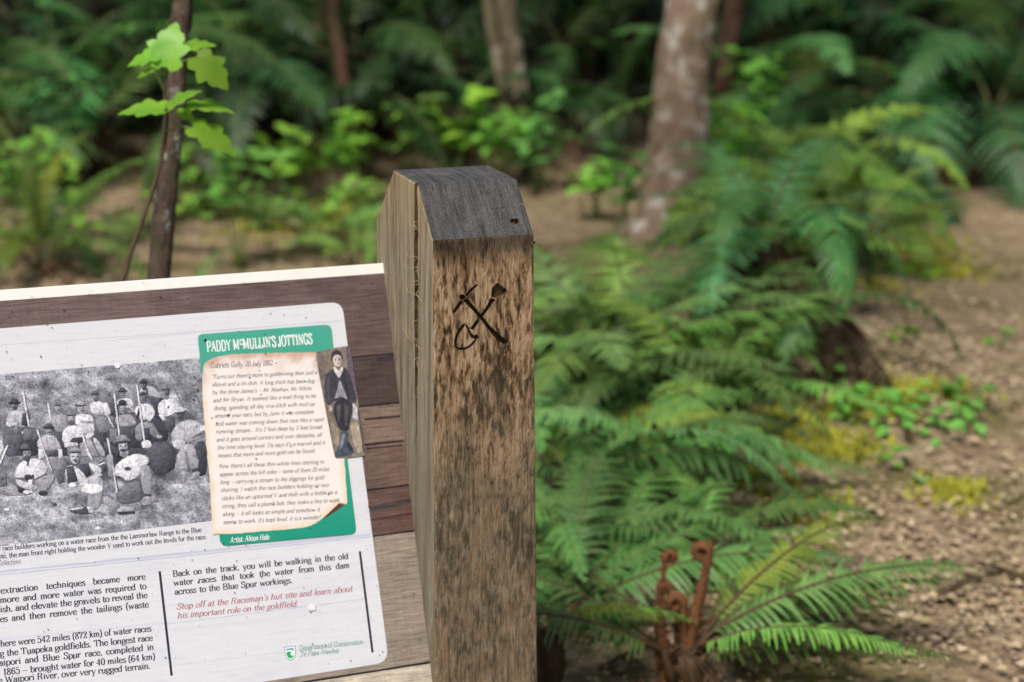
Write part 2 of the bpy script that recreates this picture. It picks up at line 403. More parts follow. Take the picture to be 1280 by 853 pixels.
def tree(name, label, ctrl, rads, bark, seed, crown_h=5.5, crown_r=1.5, nleaf=1700, group=None, limbs=True, stems=None):
    """ctrl: world points from the foot upward"""
    foot = Vector(ctrl[0]); root = empty(name, foot); tag(root, label, 'tree', group)
    top = Vector(ctrl[-1]); up = (top - Vector(ctrl[-2])).normalized(); up = (up * .5 + Vector((0, 0, 1)) * .5).normalized()
    k = top + up * max(.5, crown_h - top.z)
    P = [foot - Vector((0, 0, .15)), foot + (Vector(ctrl[1]) - foot) * .0] + [foot.lerp(Vector(ctrl[1]), .3)] + [Vector(c) for c in ctrl[1:]] + [k]
    rr = [rads[0] * 1.9, rads[0] * 1.35, rads[0] * 1.02] + list(rads[1:]) + [rads[-1] * .4]
    def trunk(P, rr, sd, nm='trunk'):
        N = 44; path = smooth_path(P, N); n_ = len(rr)
        ra = [np.interp(i / (N - 1) * (n_ - 1), range(n_), rr) for i in range(N)]
        path = [p + Vector((noise.noise(p * 2 + Vector((sd, 0, 0))), noise.noise(p * 2 + Vector((0, sd, 5))), 0)) * ra[i] * .35 for i, p in enumerate(path)]
        V, Fc = tube([p - foot for p in path], ra, 16, wob=.16, seed=sd); mesh(nm, V, Fc, bark, root)
    trunk(P, rr, seed)
    for s in (stems or []): trunk([Vector(c) for c in s[0]], s[1], seed + 3, 'trunk')
    q = random.Random(seed); blobs = []
    for i in range(6):
        a = q.uniform(0, 6.28); c = k - foot + Vector((math.cos(a) * crown_r * .75, math.sin(a) * crown_r * .75, q.uniform(-.5, .8) * crown_r * .6)); blobs.append((c, crown_r * q.uniform(.4, .7)))
        if limbs:
            V, Fc = tube(smooth_path([k - foot - up * crown_r * .7, (k - foot - up * crown_r * .3).lerp(c, .5), c], 7), [rads[-1] * .35 * (1 - .12 * j) for j in range(7)], 6); mesh('limb', V, Fc, bark, root)
    leaf_cloud('crown', blobs, nleaf, .24, M_crown, root, seed)
    return root
def wd(px, d): return px / F_PX * d / 2
d = 3.05                                   # the lichen-flecked sapling just behind the panel
f_ = at(196, 420, d); f_.z = 0
tree('sapling', 'slender dark lichen flecked sapling rising behind the left end of the panel', [ground(190, 860) if False else at(186, 800, d), at(196, 420, d), at(205, 300, d), at(219, 150, d), at(226, 0, d), at(231, -160, d)],
     [wd(35, d), wd(31, d), wd(28, d), wd(25, d), wd(22, d), wd(19, d)], M_bark_sap, 3, 4.6, 1.0, 420)
d = 8.55
tree('young_tree', 'thin reddish leaning trunk on the dark bank, left of the paired trunks', [ground(450, 222), at(437, 150, d + .1), at(423, 70, d), at(411, 0, d), at(398, -160, d)], [wd(19, d), wd(20, d), wd(19, d), wd(19, d), wd(16, d)], M_bark_red, 5, 5.8, 1.6)
g_ = ground(664, 222); d = (g_ - EYE).dot(_fwd)
tree('twin_stem_tree', 'tree with two slim grey brown stems side by side behind the post', [g_, at(657, 170, d), at(645, 90, d), at(633, 0, d), at(612, -150, d)], [wd(24, d), wd(22, d), wd(24, d), wd(27, d), wd(24, d)], M_bark_grey, 8, 6, 1.7,
     stems=[([g_ + Vector((-.12, .06, -.1)), at(634, 150, d + .05), at(622, 70, d + .05), at(611, 0, d + .05), at(590, -200, d + .05), at(570, -420, d)], [wd(20, d), wd(17, d), wd(16, d), wd(15, d), wd(14, d), wd(10, d)])])
g_ = ground(826, 302); d = (g_ - EYE).dot(_fwd)
tree('broad_tree', 'stoutest trunk, tan bark with pale lichen patches, foot among the ferns', [g_, at(832, 240, d), at(846, 150, d), at(856, 80, d), at(864, 0, d), at(874, -180, d)], [wd(88, d), wd(78, d), wd(72, d), wd(68, d), wd(64, d), wd(56, d)], M_bark_pale, 12, 6.2, 2.0, 2400)
d = 9.3
tree('young_tree', 'slim pinkish trunk tight behind the stoutest lichen patched trunk', [ground(898, 206), at(903, 120, d), at(908, 60, d), at(916, 0, d), at(930, -180, d)], [wd(24, d), wd(25, d), wd(25, d), wd(26, d), wd(22, d)], M_bark_red, 15, 6, 1.6)
d = 10.6
tree('young_tree', 'dark shaded trunk cut off at the top edge above the drooping bluish fern', [ground(1096, 168), at(1096, 90, d), at(1094, 40, d), at(1096, 0, d), at(1100, -160, d)], [wd(40, d), wd(40, d), wd(38, d), wd(36, d), wd(30, d)], M_bark_red, 19, 6, 1.9)
tree('young_tree', 'shaded thin trunk among dark ferns towards the far right', [ground(1180, 150), at(1178, 90, d), at(1182, 40, d), at(1188, 0, d), at(1200, -160, d)], [wd(22, d), wd(22, d), wd(22, d), wd(20, d), wd(16, d)], M_bark_grey, 22, 6, 1.8)

# ------------------------------------------------------------------ ferns near the sign
BLUE, GRN, YEL, DEEP = (.66, .92, 1.0), (1, 1, 1), (1.45, 1.22, .8), (.55, .75, .75)  # blue and deep tints paint shade and sky reflection into the fronds
def G(px, py, dz=-.02): p = ground(px, py); p.z += dz; return p
NEARG = 'ferns beside the track'
# the fern with the brown croziers
cf = fern(G(848, 862), .62, 9, ['near'], 'low fern with brown furled croziers at its heart, beside the foot of the post', (1.1, 1.05, 1.05), 7, NEARG, az=[-8, 8, 24, 158, 176, 196, 42, 138, -30, 12], seed=4, lift=.085, spread=.2)
def croziers():
    for (bx, h, rad, lean_x, turns, cr_) in ((.016, .325, .0100, .028, 2.3, .0155), (.004, .215, .0105, .004, 2.2, .0155), (-.026, .312, .0062, -.016, 2.2, .011), (-.018, .245, .0055, -.022, 2.1, .010)):
        pts = []; rr = []; sg = -1 if bx > 0 else 1
        for i in range(14):
            u = i / 13; pts.append(Vector((bx + lean_x * u + .006 * math.sin(u * 4 + h * 30), .012 * math.sin(u * 3), h * u - .02))); rr.append(rad * (1.75 - 1.0 * u) * (1 + .10 * math.sin(i * 2.1 + h * 40)))
        c = pts[-1] + Vector((sg * cr_, 0, 0)); n = 34; a0 = math.pi if sg > 0 else 0
        for i in range(1, n):
            a = a0 - sg * i / n * turns * 2 * math.pi; r_ = cr_ * (1 - .86 * i / n); pts.append(c + Vector((math.cos(a) * r_, .010 * i / n, math.sin(a) * r_ * 1.1))); rr.append(rad * (.95 - .55 * i / n))
        V, Fc = tube(pts, rr, 9, wob=.5, seed=h * 50)
        q2 = random.Random(int(h * 999)); mb = MB(); mb.add(V, Fc)
        for j in range(900):
            i = q2.randrange(1, len(pts) - 1); a = q2.uniform(0, 6.28); r0 = rr[i] * .9; dv = Vector((math.cos(a), math.sin(a) * .7, q2.uniform(-.6, .6))); p0 = pts[i] + dv * r0; sd_ = dv.orthogonal().normalized() * .0017
            p1 = p0 + dv * q2.uniform(.003, .009) + Vector((0, 0, q2.uniform(-.004, .006))); mb.add([p0 - sd_, p0 + sd_, p1], [(0, 1, 2)])
        inst('crozier', mb.mesh('crozier', [M_croz]), cf)
    q = random.Random(8)
    for i in range(14):
        a = q.uniform(0, 6.28); V, Fc = tube([(.012 * math.cos(a), .012 * math.sin(a), 0), (.035 * math.cos(a), .035 * math.sin(a), .06), (.06 * math.cos(a), .06 * math.sin(a), q.uniform(.09, .15))], [.010, .009, .004], 7, wob=.4, seed=i); mesh('stalk_stub', V, Fc, M_rachis_b, cf)
croziers()
near = [  # px, py of the crown, size, fronds, kinds, tint, dead, lift, label
    (676, 880, .30, 9, ['near'], (1.2, 1.15, .9), 1, .16, 'fern half hidden by the right edge of the post, its fronds reaching to the croziers'),
    (700, 790, .62, 11, ['near', 'arch'], (.8, .95, .95), 2, .05, 'deep green fern low behind the right edge of the post'),
    (728, 655, .68, 13, ['arch', 'flat'], (.85, 1, 1), 3, .1, 'dense fern right of the post with fronds spilling over each other'),
    (815, 612, .56, 12, ['arch', 'flat'], (.9, 1.05, 1.1), 3, .08, 'spreading fern midway between the post and the mossy track edge'),
    (745, 520, .88, 13, ['arch', 'flat'], GRN, 4, .14, 'tall fern right of the carving with arching fronds'),
    (870, 535, .60, 10, ['arch', 'droop'], (.95, .95, .75), 9, .1, 'fern with drooping olive fronds over dead brown skirts'),
    (705, 430, .88, 11, ['flat', 'flat', 'arch'], (1.25, 1.2, .9), 3, .08, 'bright fern beside the top of the post sending long fronds right'),
    (880, 475, .58, 12, ['flat', 'flat', 'arch'], (1.2, 1.15, .9), 6, .04, 'long fronded fern below the foot of the stoutest trunk'),
    (955, 405, .74, 11, ['arch', 'droop'], (.75, 1, 1.15), 14, .26, 'bluish fern leaning over the dark hollow by the track'),
    (1030, 470, .55, 6, ['droop', 'dead'], (.6, .7, .6), 14, .2, 'shaggy clump of dark dead fronds hanging into the hollow'),
    (690, 368, .50, 10, ['flat', 'arch', 'dead'], (1.4, 1.25, .8), 4, .06, 'yellowish fern just right of the charcoal post top'),
    (745, 405, .46, 8, ['flat', 'dead'], (1.3, 1.2, .8), 5, .05, 'small yellow green fern left of the foot of the stoutest trunk'),
    (925, 345, .74, 12, ['arch', 'flat'], (1.7, 1.55, .95), 3, .10, 'fern at the right of the stoutest trunk, under the lit fronds'),  # raised tint makes the fronds look lit
    (975, 300, 1.1, 13, ['droop', 'arch', 'droop'], (2.1, 1.85, 1.1), 4, .30, 'lit pale green fern with broad hanging fronds right of the stoutest trunk'),  # light on the fronds painted in by a strong tint
    (1065, 338, .58, 10, ['arch', 'up'], (1.4, 1.05, .7), 6, .1, 'small fern on the track edge, its fronds fading to dry tips'),
    (1045, 272, .80, 11, ['arch', 'droop'], (1.5, 1.4, 1.0), 4, .25, 'fern between the lit fern and the bluish drooping one'),  # tint raised to paint this fern as lit too
    (690, 585, .62, 11, ['arch', 'flat'], (.95, 1.1, 1.05), 3, .10, 'fern tight against the right edge of the post at mid height of its face'),
    (800, 545, .58, 11, ['arch', 'flat'], (1.05, 1.1, .95), 4, .10, 'fern at the middle of the fern mass, between post and dark hollow'),
    (790, 470, .66, 11, ['flat', 'arch'], (1.15, 1.15, .9), 4, .10, 'fern at the level of the carving, in the second row from the post'),
    (890, 455, .58, 10, ['arch', 'droop'], (.8, .95, .9), 6, .12, 'darker fern on the inner edge of the dark hollow'),
    (985, 345, .72, 10, ['arch', 'droop'], (.9, 1.1, 1.1), 6, .16, 'blue green fern just above the one leaning over the hollow'),
    (770, 712, .50, 10, ['near', 'arch'], (1.0, 1.1, 1.0), 3, .06, 'fern in front of the dense one, left of the brown croziers'),
    (705, 720, .52, 10, ['arch', 'near'], (.95, 1.05, 1.0), 3, .08, 'fern hugging the post edge just above the deep green one'),
    (880, 705, .42, 10, ['near', 'arch'], (1.1, 1.1, 1.0), 3, .05, 'small fern right behind the brown croziers, edging onto the track'),
    (930, 790, .36, 9, ['near'], (1.15, 1.12, 1.0), 2, .05, 'low fern right of the brown croziers, fronds lying towards the track'),
    (20, 330, .70, 10, ['arch', 'droop'], (.7, .9, .9), 4, .06, 'shaded fern at the left border just above the panel'),
    (120, 300, .45, 9, ['flat', 'dead'], (1.1, .95, .7), 6, .04, 'dry looking low fern between left border and sapling'),
    (410, 300, .48, 9, ['flat', 'arch'], (1.2, 1.15, .9), 4, .04, 'low fern on the litter left of the post top'),
    (360, 272, .44, 9, ['flat', 'dead'], (1.1, 1.0, .75), 6, .04, 'low half dry fern on the litter under the lit seedlings'),
    (225, 262, .50, 9, ['arch', 'dead'], (.9, 1.0, .85), 6, .06, 'low fern on the litter just right of the sapling'),
    (445, 330, .40, 9, ['flat', 'arch'], (1.2, 1.2, .95), 3, .04, 'low fern right behind the left face of the post'),
    (55, 350, .75, 10, ['up', 'arch'], (1.35, 1.15, .8), 5, .08, 'wispy fern above the left end of the panel'),
    (245, 372, .42, 9, ['near'], GRN, 1, .02, 'low fern at the foot of the lichen flecked sapling'),
    (185, 292, .62, 7, ['up', 'droop'], (1.0, .9, .75), 4, .1, 'thin upright fern right beside the lichen flecked sapling'),
]
AZ = {925: [-60, -30, -8, 12, 35, 60, 85, 110, 250, 275], 770: [-25, 0, 25, 60, 100, 140, 165, 190, 215, -50], 880: [8, -18, 32, 60, 90, 120, 150, -40], 930: [-4, 14, -24, 40, 75, -48, 110], 700: [-5, 18, 48, 80, 125, 170, 205, 232], 728: [-18, 2, 20, 42, 65, 95, 130, 165, 190, 212, -30], 676: [26, 2, -16, 70, 130, 175, 210], 815: [-30, -8, 15, 40, 70, 110, 150, 180, 205, 228, -48]}
for i, (px, py, s, n, kd, tint, dead, lf, lab) in enumerate(near):
    fern(G(px, py), s, n, kd, lab, tint, dead, NEARG, seed=100 + i, lift=lf, az=AZ.get(px) if py > 600 or px == 925 else None)

# ------------------------------------------------------------------ ferns on the bank behind
BANKG = 'ferns covering the shady bank'
bank = [
    (18, 232, 1.0, ['arch', 'droop'], BLUE, 'dark bluish fern in the lowest row at the far left of the bank'),
    (128, 226, 1.0, ['droop', 'arch'], (.7, 1.0, 1.1), 'large drooping blue green fern left of the sapling, lowest on the bank'),
    (268, 222, .95, ['droop', 'arch'], BLUE, 'dark fern low on the bank, just right of the sapling leaves'),
    (372, 205, 1.0, ['arch', 'droop'], (.7, .95, .95), 'fern low on the bank against the thin reddish trunk'),
    (490, 196, .95, ['arch', 'droop'], DEEP, 'deep green fern right of the thin reddish trunk'),
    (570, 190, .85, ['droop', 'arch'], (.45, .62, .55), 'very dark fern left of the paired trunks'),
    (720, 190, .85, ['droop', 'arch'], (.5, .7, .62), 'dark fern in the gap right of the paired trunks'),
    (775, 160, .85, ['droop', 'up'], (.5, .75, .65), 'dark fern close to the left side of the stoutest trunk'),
    (960, 190, 1.0, ['arch', 'droop'], (.9, 1.05, .95), 'leafy fern right of the slim pinkish trunk'),
    (1130, 222, 1.15, ['droop', 'droop', 'arch'], (.66, 1.0, 1.1), 'big bluish fern with long hanging fronds at the end of the track'),
    (1235, 215, 1.1, ['droop', 'arch'], (.65, .95, 1.05), 'drooping fern at the far right above the track end'),
    (-30, 168, 1.1, ['arch', 'droop'], DEEP, 'dark fern at the left border, second row up'),
    (75, 160, 1.15, ['droop', 'arch'], BLUE, 'bluish fern in the second row, above the large drooping one'),
    (185, 150, 1.1, ['arch', 'droop'], (.7, .95, .9), 'fern directly behind the sapling leaves, second row'),
    (310, 145, 1.1, ['droop', 'arch'], (.75, 1.05, .9), 'fern in the second row between the sapling and the reddish trunk'),
    (452, 130, 1.1, ['arch', 'flat'], (.9, 1.1, .8), 'fern with a long raised frond right of the reddish trunk, second row'),
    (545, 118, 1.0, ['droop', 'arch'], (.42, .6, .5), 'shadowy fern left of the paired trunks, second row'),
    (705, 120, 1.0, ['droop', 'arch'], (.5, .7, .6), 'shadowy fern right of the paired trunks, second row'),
    (1000, 110, 1.1, ['droop', 'arch'], (.8, 1.0, .85), 'fern above the lit pale green fern, second row'),
    (1080, 100, 1.15, ['droop', 'arch'], BLUE, 'bluish fern under the dark shaded trunk'),
    (1200, 110, 1.15, ['droop', 'arch'], (.6, .9, .95), 'dark fern in the second row at the right'),
    (1300, 130, 1.1, ['droop', 'arch'], DEEP, 'dark fern cut by the right border, second row'),
    (20, 85, 1.2, ['arch', 'droop'], (.5, .75, .72), 'upper fern in the left corner of the bank'),
    (130, 70, 1.2, ['arch', 'droop'], (.6, .9, .85), 'upper fern left of the sapling top'),
    (285, 65, 1.2, ['arch', 'droop'], (.65, .9, .8), 'upper fern right of the sapling top'),
    (400, 52, 1.2, ['arch', 'droop'], (.55, .8, .7), 'upper fern behind the reddish trunk'),
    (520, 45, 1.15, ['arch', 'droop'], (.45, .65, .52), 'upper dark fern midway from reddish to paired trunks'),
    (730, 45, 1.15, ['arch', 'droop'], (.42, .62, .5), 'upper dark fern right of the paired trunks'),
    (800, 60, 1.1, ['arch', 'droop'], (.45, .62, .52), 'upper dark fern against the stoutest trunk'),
    (960, 45, 1.2, ['arch', 'droop'], (.5, .72, .6), 'upper fern right of the slim pinkish trunk'),
    (1050, 30, 1.2, ['arch', 'droop'], (.5, .75, .65), 'upper fern left of the dark shaded trunk'),
    (1140, 35, 1.2, ['arch', 'droop'], (.5, .75, .7), 'upper fern between the two shaded trunks at right'),
    (1250, 40, 1.2, ['arch', 'droop'], DEEP, 'upper fern in the right corner of the bank'),
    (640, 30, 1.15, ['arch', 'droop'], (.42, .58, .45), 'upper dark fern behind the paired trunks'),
]
for i, (px, py, s, kd, tint, lab) in enumerate(bank):
    q = random.Random(i)
    kk = .42 if py < 150 else .58  # shade of the bank painted into the tints, deeper in the upper rows
    kk = {(1130, 222): 1.05, (1235, 215): .95, (1080, 100): 1.0, (960, 190): 1.2, (128, 226): .9, (130, 70): .7}.get((px, py), kk)  # these ferns are tinted lighter to look lit
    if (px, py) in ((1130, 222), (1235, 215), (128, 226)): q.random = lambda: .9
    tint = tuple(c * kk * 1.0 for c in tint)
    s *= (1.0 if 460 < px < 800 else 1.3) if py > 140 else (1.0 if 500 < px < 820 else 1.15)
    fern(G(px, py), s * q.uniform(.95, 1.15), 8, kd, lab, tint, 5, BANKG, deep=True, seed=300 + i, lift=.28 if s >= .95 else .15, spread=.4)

# ------------------------------------------------------------------ broad leaved seedlings and bushes
def leaf_shape(L, W, fold=.25, droop=.3, n=5):
    V = []; Fc = []
    for i in range(n + 1):
        u = i / n; w_ = W * math.sin(math.pi * (u * .94 + .03)) ** .8 * (1 - .25 * u); z = -droop * L * u * u
        V += [(L * u, -w_, z + fold * w_), (L * u, 0, z), (L * u, w_, z + fold * w_)]
    for i in range(n):
        b = 3 * i; Fc += [(b, b + 1, b + 4, b + 3), (b + 1, b + 2, b + 5, b + 4)]
    return V, Fc
def xf(V, M): return [M @ Vector(v) for v in V]
def bush_mesh(seed, h, n, L, spread, stems=4, whorl=True):
    q = random.Random(seed); mb = MB()
    for s in range(stems):
        a = q.uniform(0, 6.28); top = Vector((math.cos(a) * spread * q.uniform(.2, 1), math.sin(a) * spread * q.uniform(.2, 1), h * q.uniform(.55, 1.05)))
        path = smooth_path([(0, 0, -.03), top * .5 + Vector((q.uniform(-.03, .03), q.uniform(-.03, .03), .04)), top], 7)
        V, Fc = tube(path, [.005 - .0005 * i for i in range(7)], 5); mb.add(V, Fc, 1)
        for j in range(n):
            u = .35 + .65 * (j + 1) / n; p = path[min(6, int(u * 6))]
            for b in ((0, 180) if whorl and j < n - 1 else (0, 120, 240)):
                Mx = Matrix.Translation(p) @ Matrix.Rotation(R(b + j * 80 + q.uniform(-25, 25)), 4, 'Z') @ Matrix.Rotation(-R(q.uniform(-5, 40)), 4, 'Y') @ Matrix.Rotation(R(q.uniform(-25, 25)), 4, 'X')
                l = L * q.uniform(.65, 1.15); V, Fc = leaf_shape(l, l * q.uniform(.30, .40), .25, q.uniform(.1, .5)); mb.add(xf(V, Mx), Fc, 0)
    return mb
def bush(px, py, h, n, L, spread, stems, label, tint=(1, 1, 1), seed=1, cat='plant', group='bright leaved seedlings', name='seedling', gp=None):
    p = gp or G(px, py, 0); mb = bush_mesh(seed, h * 1.15, max(3, n - 2), L * 1.25, spread * 1.3, stems)
    root = empty(name, p); tag(root, label, cat, group)
    lv = MB(); stm = MB()
    for f, m in zip(mb.f, mb.m): pass
    me = mb.mesh('leaves', [M_broad, M_gstem]); o = inst('leaves', me, root); o.color = (*tint, 1)
    return root
bl = [  # tints carry painted light for lit plants and shade for shaded ones
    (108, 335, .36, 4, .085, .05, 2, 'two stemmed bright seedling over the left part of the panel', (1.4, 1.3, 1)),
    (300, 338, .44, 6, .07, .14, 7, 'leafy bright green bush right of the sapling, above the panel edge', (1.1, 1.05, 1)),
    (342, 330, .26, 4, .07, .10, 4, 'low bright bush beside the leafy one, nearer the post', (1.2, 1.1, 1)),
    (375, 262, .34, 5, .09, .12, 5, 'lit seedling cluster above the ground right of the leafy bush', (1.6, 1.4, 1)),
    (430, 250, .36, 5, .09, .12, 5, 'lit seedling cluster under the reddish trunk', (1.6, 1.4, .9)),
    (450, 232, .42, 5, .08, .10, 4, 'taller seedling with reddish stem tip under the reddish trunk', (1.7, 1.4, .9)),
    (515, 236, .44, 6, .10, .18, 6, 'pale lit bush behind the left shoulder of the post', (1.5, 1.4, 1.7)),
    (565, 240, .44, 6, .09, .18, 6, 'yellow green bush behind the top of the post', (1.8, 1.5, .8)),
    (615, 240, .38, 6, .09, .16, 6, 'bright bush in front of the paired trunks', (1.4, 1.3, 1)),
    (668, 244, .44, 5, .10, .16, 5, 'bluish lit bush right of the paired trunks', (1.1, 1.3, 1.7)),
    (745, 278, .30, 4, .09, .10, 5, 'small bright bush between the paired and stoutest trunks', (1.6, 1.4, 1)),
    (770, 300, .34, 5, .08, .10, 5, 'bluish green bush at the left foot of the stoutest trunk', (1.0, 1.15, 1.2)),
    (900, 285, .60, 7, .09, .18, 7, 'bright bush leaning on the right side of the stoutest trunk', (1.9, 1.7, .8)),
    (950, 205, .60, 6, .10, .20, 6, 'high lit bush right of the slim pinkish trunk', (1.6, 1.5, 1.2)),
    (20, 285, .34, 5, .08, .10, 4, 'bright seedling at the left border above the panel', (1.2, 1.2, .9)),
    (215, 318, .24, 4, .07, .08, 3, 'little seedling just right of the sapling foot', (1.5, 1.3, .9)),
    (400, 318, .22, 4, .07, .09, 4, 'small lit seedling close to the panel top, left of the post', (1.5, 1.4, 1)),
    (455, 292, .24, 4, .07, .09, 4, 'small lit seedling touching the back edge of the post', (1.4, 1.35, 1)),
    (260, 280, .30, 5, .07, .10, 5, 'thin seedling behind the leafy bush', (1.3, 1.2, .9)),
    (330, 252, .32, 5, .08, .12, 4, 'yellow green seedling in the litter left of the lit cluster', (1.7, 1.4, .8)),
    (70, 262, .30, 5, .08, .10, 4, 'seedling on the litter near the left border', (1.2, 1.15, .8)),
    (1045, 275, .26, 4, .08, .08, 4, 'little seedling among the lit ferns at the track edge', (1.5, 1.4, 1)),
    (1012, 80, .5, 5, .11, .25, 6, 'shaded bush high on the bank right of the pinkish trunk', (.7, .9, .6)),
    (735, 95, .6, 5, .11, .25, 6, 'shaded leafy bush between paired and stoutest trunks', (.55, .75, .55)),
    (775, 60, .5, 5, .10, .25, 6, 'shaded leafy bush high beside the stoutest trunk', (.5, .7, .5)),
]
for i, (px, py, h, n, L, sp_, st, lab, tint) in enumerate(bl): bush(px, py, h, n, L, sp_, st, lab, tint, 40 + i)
# small plants in the track
def mat_plant(px, py, w_, n, label, tint, seed, L=.045):
    q = random.Random(seed); mb = MB(); p = G(px, py, 0); root = empty('ground_plant', p); tag(root, label, 'plant', 'low plants on the track')
    for i in range(n):
        a = q.uniform(0, 6.28); r_ = w_ * q.random() ** .6; x, y = math.cos(a) * r_ * 1.3, math.sin(a) * r_
        Mx = Matrix.Translation((x, y, gz(p.x + x, p.y + y) - p.z + q.uniform(.015, .07))) @ Matrix.Rotation(q.uniform(0, 6.28), 4, 'Z') @ Matrix.Rotation(q.uniform(-.5, .3), 4, 'Y') @ Matrix.Rotation(q.uniform(-.4, .4), 4, 'X')
        l = L * q.uniform(.6, 1.2); V, Fc = leaf_shape(l, l * .38); mb.add(xf(V, Mx), Fc, 0)
    inst('leaves', mb.mesh('leaves', [M_broad]), root, color=tint)
mat_plant(1128, 524, .17, 90, 'bright green low plant spreading over the dark edge of the track', (1, 1, .9), 3)
mat_plant(1192, 508, .07, 26, 'small tuft right beside the spreading bright plant', (1.05, 1.05, .95), 4)
mat_plant(1036, 492, .03, 7, 'tiny pale green plant under the bluish fern', (1.2, 1.2, 1.0), 5, .05)
mat_plant(1252, 436, .03, 8, 'tiny yellow green plant alone on the right of the track', (1.2, 1.15, .6), 6)
mat_plant(1122, 430, .05, 14, 'olive tuft at the far side of the dark hollow', (1.2, 1.0, .7), 7)
mat_plant(1140, 352, .11, 30, 'yellow green tuft where the track bends away', (1.25, 1.1, .6), 8)
mat_plant(1108, 590, .04, 9, 'small sprig left of the pale fallen leaf', (1, 1, .7), 9)
for (px, py, s, c, lab) in ((1150, 610, .055, (2.2, 2.0, 4.2), 'pale mint fallen leaf lying flat on the track'), (1050, 726, .045, (1.6, 1.8, 3.4), 'faded bluish green fallen leaf in front of the track fern'), (1153, 722, .035, (1.5, 1.6, 3.2), 'smaller faded green leaf on the bare track')):
    p = G(px, py, .02); V, Fc = leaf_shape(s * 1.3, s * .55, .15, .1); V = [(x - s * .6, y, z) for x, y, z in V]
    o = mesh('fallen_leaf', V, Fc, M_broad); o.location = p; o.rotation_euler = (R(12), R(4), rnd.uniform(0, 3)); o.color = (*c, 1); tag(o, lab, 'leaf', 'fallen green leaves')

# ------------------------------------------------------------------ the lobed-leaf seedling in front of the sapling
def lobed(L, seed):
    q = random.Random(seed)
    half = [(0, .06), (-.10, .16), (-.04, .34), (.10, .46), (.20, .40), (.26, .34), (.36, .46), (.52, .58), (.60, .46), (.62, .32), (.74, .36), (.86, .30), (.90, .20), (1.06, .10), (1.14, 0)]
    V = [(0, 0, 0)]; pts = [(x, y) for x, y in half] + [(x, -y) for x, y in half[::-1][1:]]
    mid = [(.12 + .9 * i / 8, 0) for i in range(9)]
    bm = bmesh.new(); vs = [bm.verts.new((x * L, y * L * .95, 0)) for x, y in pts]; bm.faces.new(vs)
    bmesh.ops.triangulate(bm, faces=bm.faces); bmesh.ops.subdivide_edges(bm, edges=bm.edges, cuts=1, use_grid_fill=False)
    for v in bm.verts:
        x, y = v.co.x / L, v.co.y / L; v.co.z = L * (.22 * abs(y) - .20 * x * x - .2 * y * y + .012 * math.sin(x * 9 + y * 7 + seed))
    bm.normal_update(); me = bpy.data.meshes.new('lobed_leaf'); bm.to_mesh(me); bm.free(); me.materials.append(M_mapleleaf)
    for p in me.polygons: p.use_smooth = True
    return me
def lobed_seedling():
    d = 2.86; base = at(150, 560, d); base.z = gz(base.x, base.y); root = empty('lobed_leaf_seedling', base)
    tag(root, 'bright lobed leaf seedling on a thin dark stem in front of the sapling', 'plant')
    stem = [base, at(150, 420, d), at(157, 340, d), at(172, 292, d), at(190, 240, d), at(204, 190, d), at(209, 150, d), at(206, 120, d), at(208, 88, d)]
    n = 30; V, Fc = tube([p - base for p in smooth_path(stem, n)], [.0062 - .0042 * i / n for i in range(n)], 7, wob=.2); mesh('stem', V, Fc, M_stem, root)
    q = random.Random(2)
    #  petiole end px, leaf tip direction px, length m, tilt
    for (x0, y0, x1, y1, L, roll_, sx) in ((206, 92, 204, 72, .080, 0, 206), (214, 80, 236, 92, .0, 0, 0),):
        pass
    def leaf(attach, base_px, tip_px, L, face_up, dd=0, seed=1):
        a, b, t = at(*attach, d) - base, at(*base_px, d - .02 + dd) - base, at(*tip_px, d - .02 + dd) - base
        X = (t - b).normalized(); Nn = (face_up - X * X.dot(face_up)).normalized(); Y = Nn.cross(X)
        me = lobed(L, seed); o = inst('leaf', me, root); o.matrix_local = Matrix.Translation(b) @ Matrix((X, Y, Nn)).transposed().to_4x4()
        V, Fc = tube(smooth_path([a, (a + b) / 2 + Vector((0, 0, .006)), b], 6), [.0014] * 6, 5); mesh('petiole', V, Fc, M_gstem, root)
    UP = Vector((0, 0, 1)); CAMV = -_fwd
    leaf((208, 95), (206, 84), (214, 40), .075, (UP * .5 + CAMV * .9), 0, 1)      # big top leaf, face on
    leaf((208, 100), (200, 70), (164, 74), .055, (UP * .9 + CAMV * .5), .01, 2)
    leaf((208, 100), (226, 62), (258, 52), .055, (UP + CAMV * .35), .03, 3)
    leaf((208, 92), (245, 72), (283, 104), .068, (UP * .7 + CAMV * .8), -.02, 4)
    leaf((207, 140), (206, 138), (146, 132), .075, (UP + CAMV * .35), -.01, 5)
    leaf((207, 138), (210, 136), (247, 106), .060, (UP * .9 + CAMV * .35 + RIGHT * -.5), -.02, 6)
    leaf((207, 140), (236, 134), (296, 130), .070, (UP + CAMV * .22), 0, 7)
    leaf((205, 165), (240, 160), (300, 186), .078, (UP + CAMV * .45), -.02, 8)
    leaf((207, 120), (192, 88), (178, 92), .03, (UP + CAMV * .4), 0, 9)
    leaf((206, 148), (222, 140), (246, 150), .035, (UP + CAMV * .3), .02, 10)
lobed_seedling()

